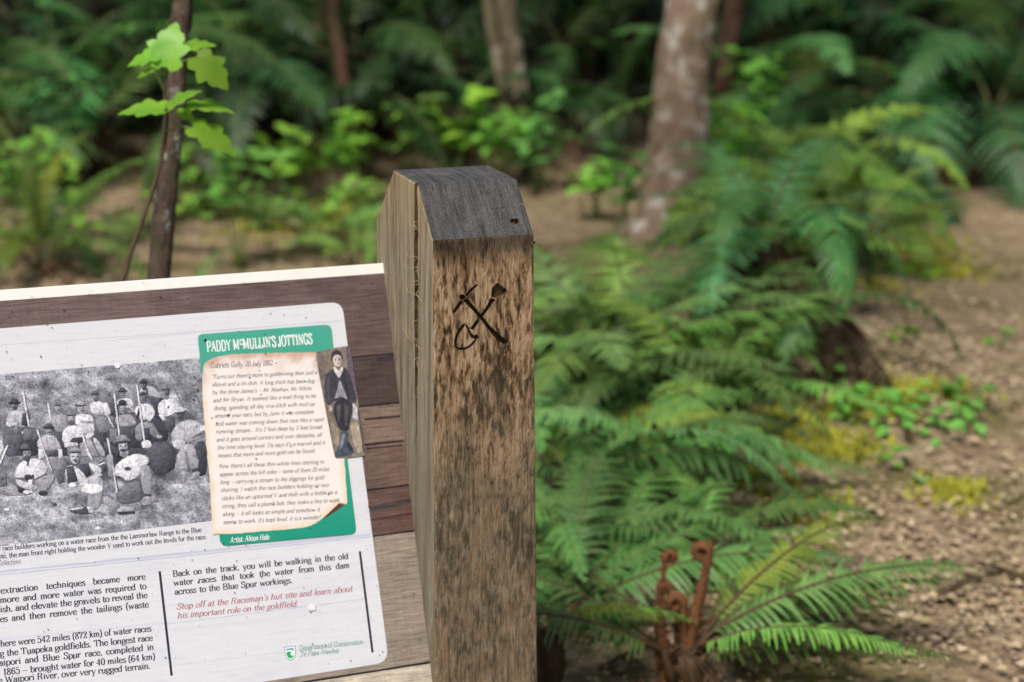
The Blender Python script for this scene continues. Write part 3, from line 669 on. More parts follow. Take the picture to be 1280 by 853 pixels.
# ------------------------------------------------------------------ leaf litter, twigs
def litter():
    q = random.Random(77); V = []; Fc = []; C = []
    pal = [(.40, .29, .18), (.31, .215, .13), (.45, .35, .23), (.22, .15, .09), (.42, .30, .18), (.50, .41, .29), (.16, .105, .06), (.36, .28, .17), (.34, .31, .12)]
    def put(x, y, s):
        z = gz(x, y) + q.uniform(.004, .03); a = q.uniform(0, 6.28); t1, t2 = q.uniform(-.5, .5), q.uniform(-.5, .5); c = q.choice(pal); k = q.uniform(.7, 1.2)
        ca, sa = math.cos(a), math.sin(a); L, W = s * q.uniform(.6, 1.2), s * q.uniform(.22, .42)
        st_ = q.random() < .22; L, W = (L * 2.2, s * .05) if st_ else (L, W)
        o = len(V); cu = q.uniform(-.3, .5) * s
        for (lx, ly, lz) in ((-L * .5, 0, cu * .4), (-L * .15, W, 0), (L * .25, W * .8, 0), (L * .5, 0, cu), (L * .25, -W * .8, cu * .2), (-L * .15, -W, cu * .3)):
            V.append((x + ca * lx - sa * ly, y + sa * lx + ca * ly, z + lz * .7 + t1 * lx * .5 + t2 * ly * .5)); C.append(tuple((m_ * .5 + v * .5) * (.6 + k * .4) * 1.28 for v, m_ in zip(c, (.35, .265, .18))))
        Fc.append(tuple(range(o, o + 6)))
    n = 0
    while n < 100000:
        y = 2.3 + 7.2 * q.random() ** 1.15; x = q.uniform(-.40, .52) * (y + .6) * 1.05
        dens = noise.noise(Vector((x * 1.3, y * 1.3, 3)))
        if dens < -.1 and q.random() < .75: continue
        put(x, y, q.choice((q.uniform(.006, .014), q.uniform(.008, .02), q.uniform(.012, .034)))); n += 1
    t = NT('leaf_litter'); a = t.new('ShaderNodeAttribute', attribute_name='tone'); m = t.fin(a.outputs['Color'], .75, None, .3)
    o = mesh('leaf_litter', V, Fc, m, smooth=False); at_ = o.data.color_attributes.new('tone', 'FLOAT_COLOR', 'POINT'); at_.data.foreach_set('color', [x for c in C for x in (*c, 1)])
    tag(o, kind='stuff')
litter()
def moss():
    q = random.Random(5); V = []; Fc = []
    for px, py, rx, ry, n in ((985, 582, 34, 18, 1500), (1030, 610, 50, 14, 1500), (1085, 560, 45, 16, 1100), (1010, 672, 40, 14, 900), (955, 640, 30, 14, 600), (1150, 545, 50, 14, 700), (1180, 655, 40, 12, 400), (1060, 395, 60, 12, 700), (1165, 350, 60, 12, 900), (1150, 320, 60, 14, 700), (30, 300, 60, 25, 250), (340, 285, 90, 18, 250), (440, 275, 40, 18, 350)):
        for i in range(int(n * 1.8)):
            a = q.uniform(0, 6.28); r = abs(q.gauss(0, .6)); r_ = ray(px + rx * r * math.cos(a), py + ry * r * math.sin(a)); t = CAM_H / -r_.z; x, y = r_.x * t, r_.y * t
            z = gz(x, y); h = q.uniform(.012, .035); s_ = q.uniform(.006, .016); b = q.uniform(0, 6.28); dx, dy = math.cos(b) * s_, math.sin(b) * s_; o = len(V)
            V += [(x - dx, y - dy, z - .005), (x + dx, y + dy, z - .005), (x + q.uniform(-.015, .015), y + q.uniform(-.015, .015), z + h)]; Fc.append((o, o + 1, o + 2))
    t = NT('moss'); n = t.noise(t.coord('Object'), 9, 4, .6)
    o = mesh('moss', V, Fc, t.fin(t.ramp(n, [(.35, (.22, .24, .03)), (.6, (.52, .50, .06)), (.75, (.30, .38, .07))]), .8, None, .2), smooth=False); tag(o, kind='stuff')
moss()
def twigs():
    q = random.Random(13)
    spots = [(1010, 640, 'twig'), (1210, 745, 'twig'), (1262, 730, 'twig'), (980, 545, 'twig'), (1100, 400, 'twig'), (60, 250, 'twig')]
    labs = ['thin dead twig on the moss below the hollow', 'short brown twig on the bare track', 'pale split stick by the right border of the track', 'dark twig under the drooping olive fern', 'bent twig in the dark hollow', 'dead twig on the litter at the far left']
    for (px, py, _), lab in zip(spots, labs):
        p = G(px, py, .02); a = q.uniform(0, 3.1); L = q.uniform(.15, .35); e = Vector((math.cos(a), math.sin(a), .05)) * L
        V, Fc = tube(smooth_path([-e * .5, Vector((q.uniform(-.03, .03), q.uniform(-.03, .03), .015)), e * .5], 9), [.008 - .0006 * i for i in range(9)], 6, wob=.3, seed=a)
        o = mesh('twig', V, Fc, M_stem); o.location = p; tag(o, lab, 'twig', 'dead twigs on the ground')
twigs()
# ------------------------------------------------------------------ the sign: post
POST_O = Vector((-0.111225, 2.16384, CAM_H - 0.469731)); YAW = 0.3496336
PW, PD, PC1, PC2, PH1, PZB, PTX = .15, .29721, .07346, .19529, .06639, -.0288, .0149 / .6
Rz = Matrix.Rotation(YAW, 3, 'Z')
def plane_uv(px, py, O, U, V):
    N = U.cross(V); r = ray(px, py); t = (O - EYE).dot(N) / r.dot(N); P = EYE + r * t - O
    return P.dot(U), P.dot(V)
ZG = gz(POST_O.x, POST_O.y) - .25 - POST_O.z
def build_post():
    root = empty('wooden_post', (POST_O.x, POST_O.y, gz(POST_O.x, POST_O.y)), YAW)
    tag(root, 'thick weathered wooden post with sloped charcoal top and carved pick and shovel', 'post')
    prof = [(0, ZG), (0, -.30), (0, 0), (PC1, PH1), (PC2, PH1), (PD, PZB), (PD, -.3), (PD, ZG)]
    bm = bmesh.new(); rows = []
    for (y, z) in prof:
        wR = PW + PTX * max(0, -z) * .9 if z < 0 else PW
        rows.append([bm.verts.new((wR * k / 4, y, z)) for k in range(5)])
    n = len(prof)
    for i in range(n):
        a, b = rows[i], rows[(i + 1) % n]
        for k in range(4):
            f = bm.faces.new((a[k], a[k + 1], b[k + 1], b[k]))
            f.material_index = 2 if i in (2, 3, 4) else (0 if i in (0, 1) else 1)
    fl = bm.faces.new([r[0] for r in rows][::-1]); fl.material_index = 1
    fr = bm.faces.new([r[4] for r in rows]); fr.material_index = 1
    bmesh.ops.recalc_face_normals(bm, faces=bm.faces)
    me = bpy.data.meshes.new('timber'); bm.to_mesh(me); bm.free()
    mats = [mat_post('front'), mat_post('side'), mat_post('cap'), mat_post('carving')]
    for m in mats: me.materials.append(m)
    o = bpy.data.objects.new('timber', me); link(o, root)
    o.location = (0, 0, POST_O.z - root.location.z)
    bpy.context.view_layer.update()
    bv = o.modifiers.new('bev', 'BEVEL'); bv.width = .0032; bv.segments = 2; bv.limit_method = 'ANGLE'; bv.angle_limit = R(25)
    cutters = []
    def cutter(V, Fc, mat_i=3):
        cm = bpy.data.meshes.new('cut'); cm.from_pydata(V, [], Fc); cm.update()
        b2 = bmesh.new(); b2.from_mesh(cm); bmesh.ops.recalc_face_normals(b2, faces=b2.faces); b2.to_mesh(cm); b2.free()
        for m in mats: cm.materials.append(m)
        for p in cm.polygons: p.material_index = mat_i
        c = bpy.data.objects.new('cut', cm); link(c); c.matrix_world = Matrix.Translation(POST_O) @ Matrix.Rotation(YAW, 4, 'Z')
        md = o.modifiers.new('b', 'BOOLEAN'); md.operation = 'DIFFERENCE'; md.object = c; md.solver = 'EXACT'; cutters.append(c)
    Ux, Uz = Rz @ Vector((1, 0, 0)), Vector((0, 0, 1))
    def carve(zpts, depth, front=.004):
        depth *= 1.1
        P = [plane_uv(550 + a / 7.109, 330 + b / 7.109, POST_O, Ux, Uz) for a, b in zpts]; n = len(P)
        cx = sum(p[0] for p in P) / n; cz = sum(p[1] for p in P) / n
        V = [(x, -front, z) for x, z in P] + [(cx + (x - cx) * .9, depth, cz + (z - cz) * .9) for x, z in P]
        cutter(V, [tuple(range(n)), tuple(range(n, 2 * n))] + [(i, (i + 1) % n, n + (i + 1) % n, n + i) for i in range(n)])
    carve([(338, 178), (322, 180), (275, 215), (240, 255), (222, 280), (240, 300), (268, 262), (305, 222), (334, 196)], .006)
    carve([(168, 290), (180, 274), (200, 268), (222, 282), (236, 302), (218, 322), (198, 330), (178, 314)], .0075)
    carve([(178, 322), (208, 338), (176, 386), (151, 418), (128, 444), (113, 429), (136, 386)], .006)
    carve([(198, 318), (236, 296), (290, 362), (345, 428), (388, 478), (440, 545), (520, 622), (608, 690), (616, 716), (598, 738), (570, 728), (480, 648), (410, 562), (352, 482), (280, 404)], .0085)
    carve([(452, 298), (500, 314), (452, 378), (402, 446), (345, 520), (298, 596), (262, 582), (310, 515), (372, 436), (420, 362)], .007)
    carve([(460, 214), (484, 186), (510, 164), (555, 198), (602, 240), (584, 268), (556, 284), (504, 312), (452, 296)], .0055)
    carve([(228, 518), (202, 532), (162, 582), (136, 634), (123, 690), (128, 752), (150, 750), (149, 696), (161, 645), (187, 595), (222, 552)], .005)
    carve([(228, 522), (222, 546), (246, 590), (262, 640), (288, 668), (306, 640), (278, 612), (256, 566)], .006)
    carve([(134, 738), (146, 766), (210, 770), (256, 752), (300, 716), (350, 652), (330, 622), (302, 634), (286, 660), (312, 666), (270, 716), (226, 742), (180, 746)], .0065)
    # the long drying crack down the left face
    zs = np.linspace(PH1 + .01, -.42, 26); V = []; Fc = []
    for i, z in enumerate(zs):
        u = i / 25; wdt = .0008 + .0098 * math.sin(math.pi * min(1, .25 + u * .9)) ** .7 * (1 if u < .55 else max(.05, 1 - (u - .55) / .4))
        yc = PC1 + .004 + .010 * u + .0016 * math.sin(i * 1.3) + .001 * math.sin(i * 2.9)
        for (xx, yy) in ((-.004, yc - wdt), (-.004, yc + wdt), (.008 + .062 * min(1, max(0, i - 1) / 7), yc + .0006), (.008 + .062 * min(1, max(0, i - 1) / 7), yc - .0006)): V.append((xx, yy, z))
    for i in range(25):
        b = 4 * i
        for k in range(4): Fc.append((b + k, b + (k + 1) % 4, b + 4 + (k + 1) % 4, b + 4 + k))
    Fc += [(0, 1, 2, 3), (100, 101, 102, 103)]
    cutter(V, Fc)
    # finer checks in the left face
    for (y0, z0, z1, w_) in ((.118, .062, -.20, .0011), (.150, .045, -.12, .0008), (.035, -.03, -.5, .0009), (.20, .02, -.08, .0009), (.09, -.25, -.6, .0010), (.055, .03, -.12, .0007)):
        V = []; n = 9
        for i in range(n):
            u = i / (n - 1); z = z0 + (z1 - z0) * u; ww = w_ * math.sin(math.pi * (u * .9 + .05)); yc = y0 + .0016 * math.sin(u * 9 + y0 * 70)
            V += [(-.003, yc - ww, z), (-.003, yc + ww, z), (.012, yc, z)]
        Fc = [(3 * i + k, 3 * i + (k + 1) % 3, 3 * i + 3 + (k + 1) % 3, 3 * i + 3 + k) for i in range(n - 1) for k in range(3)] + [(0, 1, 2), (3 * n - 3, 3 * n - 2, 3 * n - 1)]
        cutter(V, Fc, 1)
    # nail hole in the charred slope: centre found on the slope's own plane
    S1 = Rz @ Vector((1, 0, 0)); S2 = Rz @ Vector((0, PC1, PH1)).normalized()
    u, v = plane_uv(643.5, 276, POST_O, S1, S2); nn = Vector((0, -PH1, PC1)).normalized(); s2 = Vector((0, PC1, PH1)).normalized()
    c0 = Vector((u, 0, 0)) + s2 * v; V = []; n = 12
    for (rr, dd) in ((.0066, .004), (.0062, -.002), (.004, -.012)):
        for k in range(n):
            a = 2 * math.pi * k / n; V.append(c0 + Vector((1, 0, 0)) * rr * math.cos(a) * 1.1 + s2 * rr * math.sin(a) * (.95 if math.sin(a) < 0 else .55) + nn * dd)
    Fc = [(j * n + k, j * n + (k + 1) % n, (j + 1) * n + (k + 1) % n, (j + 1) * n + k) for j in range(2) for k in range(n)] + [tuple(range(n)), tuple(range(2 * n, 3 * n))]
    cutter(V, Fc)
    bpy.context.view_layer.update()
    dg = bpy.context.evaluated_depsgraph_get()
    nm = bpy.data.meshes.new_from_object(o.evaluated_get(dg)); o.modifiers.clear(); o.data = nm
    for c in cutters: bpy.data.objects.remove(c)
    # rusty nail head sunk in the hole, a second one standing out of the right face
    rust = mat_plain('rusty_iron', (.09, .035, .018), .85, .5, 300, .6)
    V, Fc = tube([c0 + nn * -.010, c0 + nn * -.005], [.0034, .003], 10)
    nl = mesh('nail', V, Fc, rust, root); nl.location = o.location
    V, Fc = tube([(PW - .002, .004, -.0135), (PW + .0028, .004, -.0135), (PW + .0036, .004, -.0135)], [.0016, .0018, .001], 8)
    nl = mesh('nail', V, Fc, rust, root); nl.location = o.location
    # straw fibres caught in the crack
    q = random.Random(3); M_straw = mat_plain('straw', (.42, .33, .19), .8)
    for i in range(20):
        z = q.uniform(-.26, .045); y = PC1 + .006 + q.uniform(-.004, .006); L = q.uniform(.008, .035)
        a = q.uniform(0, 6.28); p0 = Vector((.006, y, z))
        p1 = p0 + Vector((-q.uniform(.008, .016), math.cos(a) * L * .6, math.sin(a) * L * .6)); p2 = p1 + Vector((q.uniform(-.002, .003), math.cos(a + .25) * L * .7, math.sin(a + .25) * L * .7))
        V, Fc = tube(smooth_path([p0, p1, p2], 7), [.00035] * 7, 4); fo = mesh('dry_fibre', V, Fc, M_straw, root); fo.location = o.location
    # splinters along the arrises keep the edges from being ruler straight
    return root
build_post()

# ------------------------------------------------------------------ the sign: panel
PT, PTY, TILT = -.0893594, .2606488, .4002323
P_O = POST_O + Rz @ Vector((0, PTY, PT))
P_U = Rz @ Vector((1, 0, 0)); P_V = Rz @ Vector((0, math.sin(TILT), math.cos(TILT))); P_N = P_U.cross(P_V)
PANEL = empty('information_panel', P_O)
PANEL.matrix_world = Matrix.Translation(P_O) @ Matrix((P_U, P_V, P_N)).transposed().to_4x4()
tag(PANEL, 'tilted printed history panel fixed to the left face of the carved wooden post', 'sign')
def pu(px, py): return plane_uv(px, py, P_O, P_U, P_V)
PXM = (Vector(pu(300, 600)) - Vector(pu(200, 600))).length / 100     # metres per photo pixel on the panel
INK_K = .90
class Ink:
    """flat printed shapes; every layer lies a fraction of a millimetre above the last"""
    LAYER = {.0003: .0002, .0007: .0003, .0011: .0004, .00112: .00036, .00115: .00042, .0012: .0005, .0020: .0017, .00215: .00175, .0023: .0018, .0024: .0018, .0030: .0021, .0032: .0021}
    def __init__(s, h): s.h = s.LAYER.get(h, h); s.v = []; s.f = []; s.c = []
    def poly_uv(s, P, col, dh=0.0):
        o = len(s.v); s.v += [(a, b, s.h + dh) for a, b in P]; s.f.append(tuple(range(o, o + len(P))))
        cs = col if isinstance(col, list) else [col] * len(P)
        s.c += [tuple(x * INK_K for x in lin(c)) for c in cs]
    def poly(s, P, col, dh=0.0): s.poly_uv([pu(*p) for p in P], col, dh)
    def make(s, name, mat, parent, up=True):
        area = 0
        V = s.v; Fc = []
        for f in s.f:       # all faces look at the viewer
            a = sum(V[f[i]][0] * V[f[(i + 1) % len(f)]][1] - V[f[(i + 1) % len(f)]][0] * V[f[i]][1] for i in range(len(f)))
            Fc.append(f if a > 0 else f[::-1])
        o = mesh(name, V, Fc, mat, parent, smooth=False)
        at_ = o.data.color_attributes.new('ink', 'FLOAT_COLOR', 'POINT')
        at_.data.foreach_set('color', [x for c in s.c for x in (*c, 1)])
        return o
def rounded(P, rads, n=6):
    out = []
    for i, p in enumerate(P):
        r = rads[i] if isinstance(rads, (list, tuple)) else rads
        if r <= 0: out.append(tuple(p)); continue
        p = Vector(p); a = (Vector(P[i - 1]) - p).normalized(); b = (Vector(P[(i + 1) % len(P)]) - p).normalized()
        for k in range(n + 1):
            t = k / n; out.append(tuple((p + a * r) * (1 - t) ** 2 + p * 2 * t * (1 - t) + (p + b * r) * t * t))
    return out
M_ink = mat_print('printed_ink', .36, .06, 900)
M_paper = mat_print('printed_old_paper', .36, .03, 1400, .03)
M_photo = mat_print('printed_photograph', .34, .22, 360, .26)
LEFT = -1.25; BOT = -.78
# board with an unprinted white border
def build_board():
    th = .012; V = [(LEFT, 0, 0), (LEFT, BOT, 0), (.012, BOT, 0), (.012, 0, 0)]
    V += [(x, y, -th) for x, y, _ in V]
    Fc = [(0, 1, 2, 3), (7, 6, 5, 4), (0, 3, 7, 4), (1, 5, 6, 2), (2, 6, 7, 3), (0, 4, 5, 1)]
    o = mesh('board', V, Fc, mat_plain('white_board', (.80, .80, .76), .4, .03, 60, 0, .5), PANEL, smooth=False)
    bv = o.modifiers.new('b', 'BEVEL'); bv.width = .0015; bv.segments = 2
build_board()
def mat_planks():
    t = NT('printed_planks'); a = t.new('ShaderNodeAttribute', attribute_name='ink')
    g = t.noise(t.coord('Object', (1, 14, 1)), 22, 7, .68, .3); g2 = t.noise(t.coord('Object', (1, 9, 1)), 120, 5, .65)
    b = t.noise(t.coord('Object', (1, 3, 1), loc=(2, 5, 0)), 9, 4, .6); saw = t.noise(t.coord('Object', (14, 1, 1)), 20, 4, .6)
    f = t.math('ADD', t.rng(g, .3, .7, .50, 1.42, False), t.rng(g2, .3, .7, -.22, .22, False))
    f = t.math('ADD', f, t.rng(b, .3, .7, -.2, .2, False)); f = t.math('ADD', f, t.rng(saw, .3, .7, -.09, .09, False))
    c = t.mix(1, a.outputs['Color'], f, 'MULTIPLY')
    c = t.mix(t.rng(g, .34, .30, 0, .7), c, (.035, .026, .034))
    c = t.mix(t.rng(b, .6, .72, 0, .25), c, (.16, .14, .21))
    return t.fin(c, .36, None, .5)
def build_planks():
    k = Ink(.0003)
    top = pu(240, 359)[1]; edges = []
    yb = [(478, 341.5), (488, 443), (494, 504.5), (500, 552), (512, 607), (520, 664), (536, 829)]
    vs = [pu(*p)[1] for p in yb] + [BOT + .012]
    cols = [(106, 88, 85), (82, 68, 65), (126, 107, 95), (112, 92, 82), (100, 77, 70), (150, 138, 124), (200, 188, 170)]
    q = random.Random(5)
    for i, c in enumerate(cols):
        a, b = vs[i], vs[i + 1]; us = [LEFT + .012, -.62, -.35, -.12, .006]
        for j in range(4):
            c1 = tuple(x * (1.12 - .06 * j) for x in c) if i < 2 else c
            k.poly_uv([(us[j], a - .0004), (us[j + 1], a - .0004), (us[j + 1], b + .0012), (us[j], b + .0012)], c1)
        # the dark joint under each board, of uneven width
        n = 30; lo = []; up = []
        for j in range(n + 1):
            u = LEFT + .012 + (-.012 - LEFT + .006) * j / n; wj = .0022 * (1 + .7 * noise.noise(Vector((u * 9, i * 3.1, 0))))
            lo.append((u, b - wj * .4)); up.append((u, b + wj))
        if i < 6: k.poly_uv(lo + up[::-1], (38, 33, 42), .00008)
    # knots and dark stained bands traced from the print
    for P, c in (([(470, 447), (492, 444), (494, 450), (471, 452)], (60, 48, 58)), ([(460, 634), (480, 629), (500, 626), (516, 622), (517, 628), (500, 631), (480, 637), (460, 640)], (70, 62, 64)), ([(460, 650), (517, 640), (518, 643), (460, 653)], (84, 50, 48)), ([(455, 523), (500, 519), (500, 522), (455, 526)], (60, 50, 48)),
                 ([(458, 560), (503, 556), (503, 558), (458, 562)], (52, 44, 44))):
        k.poly(P, c, .00005)
    k.make('plank_print', mat_planks(), PANEL)
build_planks()
def mat_sheet():
    t = NT('printed_white_sheet'); v = t.coord('Object', (1, 10, 1))
    g = t.noise(v, 26, 6, .65); b = t.noise(t.coord('Object', (1, 2.5, 1)), 7, 4, .6); sw = t.noise(t.coord('Object', (9, 1, 1)), 22, 4, .6)
    c = t.ramp(g, [(.26, (.60, .62, .71)), (.38, (.735, .755, .83)), (.6, (.79, .81, .86))])
    c = t.mix(t.rng(b, .5, .68, 0, .30), c, (.62, .65, .75))
    c = t.mix(t.rng(sw, .55, .7, 0, .12), c, (.60, .58, .62))
    t.fin(c, .36, None, .5)
    tr = t.new('ShaderNodeBsdfTransparent'); mx = t.new('ShaderNodeMixShader'); mx.inputs[0].default_value = .13
    t.l.new(t.b.outputs[0], mx.inputs[1]); t.l.new(tr.outputs[0], mx.inputs[2]); t.l.new(mx.outputs[0], t.out.inputs[0])
    return t.m
def build_sheet():
    TR, BR = pu(427.5, 377.5), pu(486, 828); tl = (LEFT + .05, TR[1]); bl = (LEFT + .05, BR[1])
    P = rounded([tl, bl, BR, TR], [0, 0, 18 * PXM, 16 * PXM])
    k = Ink(.0007); k.poly_uv(P, (226, 226, 234)); k.make('white_text_sheet', mat_sheet(), PANEL)
build_sheet()
def build_seams():
    """the board joints that show through the pale sheet"""
    k = Ink(.00112); q = random.Random(2); PANEL_L = -70
    for (x0, y0, x1, y1, w_, c) in ((PANEL_L, 722, 463, 668.5, 5.0, (196, 202, 222)), (PANEL_L, 726, 463, 671.5, 1.6, (176, 184, 208)), (205, 781, 455, 749, 1.4, (190, 198, 216)), (215, 788, 458, 760, 9, (219, 221, 231)), (-60, 436, 425, 402, 1.2, (200, 204, 220)), (150, 424, 428, 401, 1.0, (196, 202, 220)), (-60, 805, 210, 778, 6, (216, 219, 231)), (218, 832, 470, 802, 1.1, (204, 208, 222)), (-60, 380, 0, 380, .1, (210, 210, 220))):
        n = 26; up = []; lo = []
        for i in range(n + 1):
            t_ = i / n; x = x0 + (x1 - x0) * t_; y = y0 + (y1 - y0) * t_ + .7 * noise.noise(Vector((x * .03, y0, 1))); h = w_ * (.55 + .45 * noise.noise(Vector((x * .05, y0, 5))))
            up.append((x, y - h / 2)); lo.append((x, y + h / 2))
        k.poly(up + lo[::-1], c, .000004 * len(k.f))
    k.make('joint_print', M_ink, PANEL)
build_seams()

# ------------------------------------------------------------------ the old photograph
def build_photo():
    k = Ink(.0011); L = .000003; cnt = [0]
    TR = (263, 446.5); BR = (267, 651)
    tl = (LEFT + .35, pu(0, 467.3)[1]); bl = (LEFT + .35, pu(0, 675)[1])
    # hillside: patches of light and dark tussock
    n, m = 84, 36; a, b = pu(*TR), pu(*BR); q = random.Random(21)
    idx = {}
    for j in range(m + 1):
        for i in range(n + 1):
            f, g = i / n, j / m
            u = (tl[0] * (1 - f) + a[0] * f) * (1 - g) + (bl[0] * (1 - f) + b[0] * f) * g
            v = tl[1] + (b[1] - tl[1]) * g + (a[1] - tl[1]) * f * (1 - g)
            s = noise.noise(Vector((u * 34, v * 60, 1))) * .5 + noise.noise(Vector((u * 90, v * 130, 4))) * .34 + noise.noise(Vector((u * 220, v * 260, 8))) * .3
            base = (.56 if g > .62 else .52) + .14 * max(0, .25 - g) * 4
            base -= .17 * math.exp(-((f - .80) / .09) ** 2 - ((g - .58) / .28) ** 2) * 1.5 + .06 * sstep(.7, 1, f)
            lum = min(.9, max(.12, base + .50 * s + (.08 if g > .72 else 0)))
            c = 255 * lum; idx[i, j] = len(k.v)
            k.v.append((u, v, k.h)); k.c.append(tuple(x * INK_K for x in lin((min(255, c * .98 + 4), min(255, c * .985 + 5), min(255, c * 1.0 + 14)))))
    for j in range(m):
        for i in range(n): k.f.append((idx[i, j], idx[i, j + 1], idx[i + 1, j + 1], idx[i + 1, j]))
    bg = k.make('hillside_print', mat_print('printed_hillside', .34, .48, 300, .42), None)
    k = Ink(.00115)
    A = lambda x, y: (x / 8.53, 470 + y / 8.53)
    B = lambda x, y: (130 + x / 8.53, 460 + y / 8.53)
    C = lambda x, y: (x / 7.108, 560 + y / 7.108)
    D = lambda x, y: (120 + x / 7.108, 550 + y / 7.108)
    def tone(g): return (min(255, 255 * g * .98 + 3), min(255, 255 * g * .98 + 4), min(255, 255 * g * .97 + 16))
    def S(T, P, g, sh=.26, sm=True):
        """a tonal patch, lighter towards its upper left as in the print"""
        P = [T(*p) for p in P]
        if sm and len(P) > 4:
            Q = []
            for i in range(len(P)):
                p0, p1 = Vector(P[i]), Vector(P[(i + 1) % len(P)]); Q += [tuple(p0 * .78 + p1 * .22), tuple(p0 * .22 + p1 * .78)]
            P = Q
        xs = [p[0] for p in P]; ys = [p[1] for p in P]; w_ = max(xs) - min(xs) + 1e-6; h_ = max(ys) - min(ys) + 1e-6
        cnt[0] += 1; n0 = cnt[0]; dh = L * n0; small = max(w_, h_) < 3.2
        ring = []
        for i in range(len(P)):
            p0, p1 = Vector(P[i]), Vector(P[(i + 1) % len(P)]); m_ = max(1, int((p1 - p0).length / 1.1)) if not small else 1
            for j in range(m_):
                p = p0.lerp(p1, j / m_)
                if not small: p = p + Vector((noise.noise(Vector((p.x * .6, p.y * .6, n0))), noise.noise(Vector((p.x * .6, p.y * .6, n0 + 40))))) * .55
                ring.append(p)
        cen = sum(ring, Vector((0, 0))) / len(ring); base = len(k.v); fs = [0, .5, 1] if small else [0, .13, .32, .55, .8, 1]; m_ = len(ring)
        for f in fs:
            for p in ring:
                c = p.lerp(cen, f); fold = 0 if small else abs(noise.noise(Vector((c.x * .30 + c.y * .10, c.y * .14 - c.x * .05, n0 * 3.7)))) * -.26 + .06 + .09 * noise.noise(Vector((c.x * .9, c.y * .9, n0)))
                gg = g + sh * (.5 - .42 * (c.x - min(xs)) / w_ - .55 * (c.y - min(ys)) / h_) + fold * (.35 + g * .8) - (0 if small else .13 * max(0, 1 - f / .14) * (.4 + g * .6))
                u, v = pu(c.x, c.y); k.v.append((u, v, k.h + dh)); k.c.append(tuple(x * INK_K for x in lin(tone(max(.07, min(.97, gg))))))
        for li in range(len(fs) - 1):
            for i in range(m_):
                a, b_ = base + li * m_ + i, base + li * m_ + (i + 1) % m_; k.f.append((a, b_, b_ + m_, a + m_) if li < len(fs) - 2 else (a, b_, a + m_))
    def E(T, cx, cy, rx, ry, g, sh=.14, rot=0):
        S(T, [(cx + rx * math.cos(a) * math.cos(rot) - ry * math.sin(a) * math.sin(rot), cy + rx * math.cos(a) * math.sin(rot) + ry * math.sin(a) * math.cos(rot)) for a in [i * math.pi / 6 for i in range(12)]], g, sh, False)
    def Ln(T, x0, y0, x1, y1, w_, g):
        d = Vector((x1 - x0, y1 - y0)).normalized(); nn = Vector((-d.y, d.x)) * w_ * .4
        S(T, [(x0 + nn.x, y0 + nn.y), (x1 + nn.x, y1 + nn.y), (x1 - nn.x, y1 - nn.y), (x0 - nn.x, y0 - nn.y)], g, .08, False)
        S(T, [(x0 - nn.x, y0 - nn.y), (x1 - nn.x, y1 - nn.y), (x1 - nn.x * 1.7, y1 - nn.y * 1.7), (x0 - nn.x * 1.7, y0 - nn.y * 1.7)], g * .5, .05, False)
    def face(T, x, y, r, g=.68, beard=None, tache=True, turn=0):
        E(T, x, y, r * .82, r * 1.15, g, .2)
        S(T, [(x + r * .3, y - r * .8), (x + r * .85, y - r * .3), (x + r * .7, y + r * .7), (x + r * .35, y + r * 1.0)], g * .66, .1)
        for s in (-1, 1): E(T, x + s * r * .36 + turn, y - r * .12, r * .19, r * .12, g * .34, 0)
        S(T, [(x - r * .08 + turn, y - r * .1), (x + r * .12 + turn, y - r * .1), (x + r * .22 + turn, y + r * .32), (x - r * .05 + turn, y + r * .34)], g * .78, 0, False)
        if tache: E(T, x + turn, y + r * .5, r * .4, r * .15, g * .35, 0)
        if beard: E(T, x + turn * .6, y + r * .95, r * .62, r * .62, beard, .15)
    def hat(T, x, y, r, g, crown=None, rot=0):
        E(T, x, y, r, r * .30, g, .1, rot); E(T, x - r * .02, y - r * .26, r * .62, r * .46, crown or g, .22, rot); E(T, x, y + r * .12, r * .8, r * .14, g * .55, 0, rot)
    def folds(T, pts, g):
        for x0, y0, x1, y1 in pts[:2]: S(T, [(x0 - 3, y0), (x0 + 3, y0 + 3), ((x0 + x1) / 2 + 5, (y0 + y1) / 2 + 6), (x1 + 1, y1), ((x0 + x1) / 2 + 1, (y0 + y1) / 2 + 8)], g * .5 + .32, .05)
    # shade pooled between the sitters (dark grass and clothes behind them)
    for P, g in (([(30, 640), (200, 540), (420, 560), (470, 853), (60, 853)], .27), ([(520, 560), (700, 560), (720, 853), (480, 853)], .30), ([(820, 640), (1109, 560), (1109, 853), (840, 853)], .30)): S(A, P, g)
    for P, g in (([(0, 560), (160, 480), (420, 470), (640, 480), (700, 700), (640, 853), (0, 853)], .27), ([(560, 300), (640, 330), (620, 560), (520, 520)], .25)): S(B, P, g)
    S(D, [(480, 20), (660, 10), (720, 230), (640, 300), (520, 320), (470, 180)], .28); S(D, [(880, 20), (980, 10), (990, 300), (930, 330), (840, 300)], .26)
    # back row
    S(B, [(470, 300), (520, 240), (600, 290), (620, 390), (560, 420), (500, 380)], .33); S(B, [(365, 235), (430, 198), (520, 195), (610, 290), (600, 330), (480, 290), (380, 292)], .72); S(B, [(440, 215), (470, 215), (475, 290), (440, 280)], .35)
    face(B, 430, 188, 36, .42, .26); hat(B, 425, 158, 56, .24)
    Ln(B, 700, 130, 905, 540, 11, .62)
    S(B, [(55, 480), (100, 375), (150, 380), (160, 520), (70, 515)], .26); S(B, [(130, 352), (220, 318), (300, 330), (322, 412), (262, 432), (150, 402)], .84); folds(B, [(240, 340, 255, 410), (190, 350, 185, 400)], .5)
    face(B, 202, 275, 37, .60); hat(B, 200, 248, 54, .30); Ln(B, 240, 395, 332, 470, 15, .85)
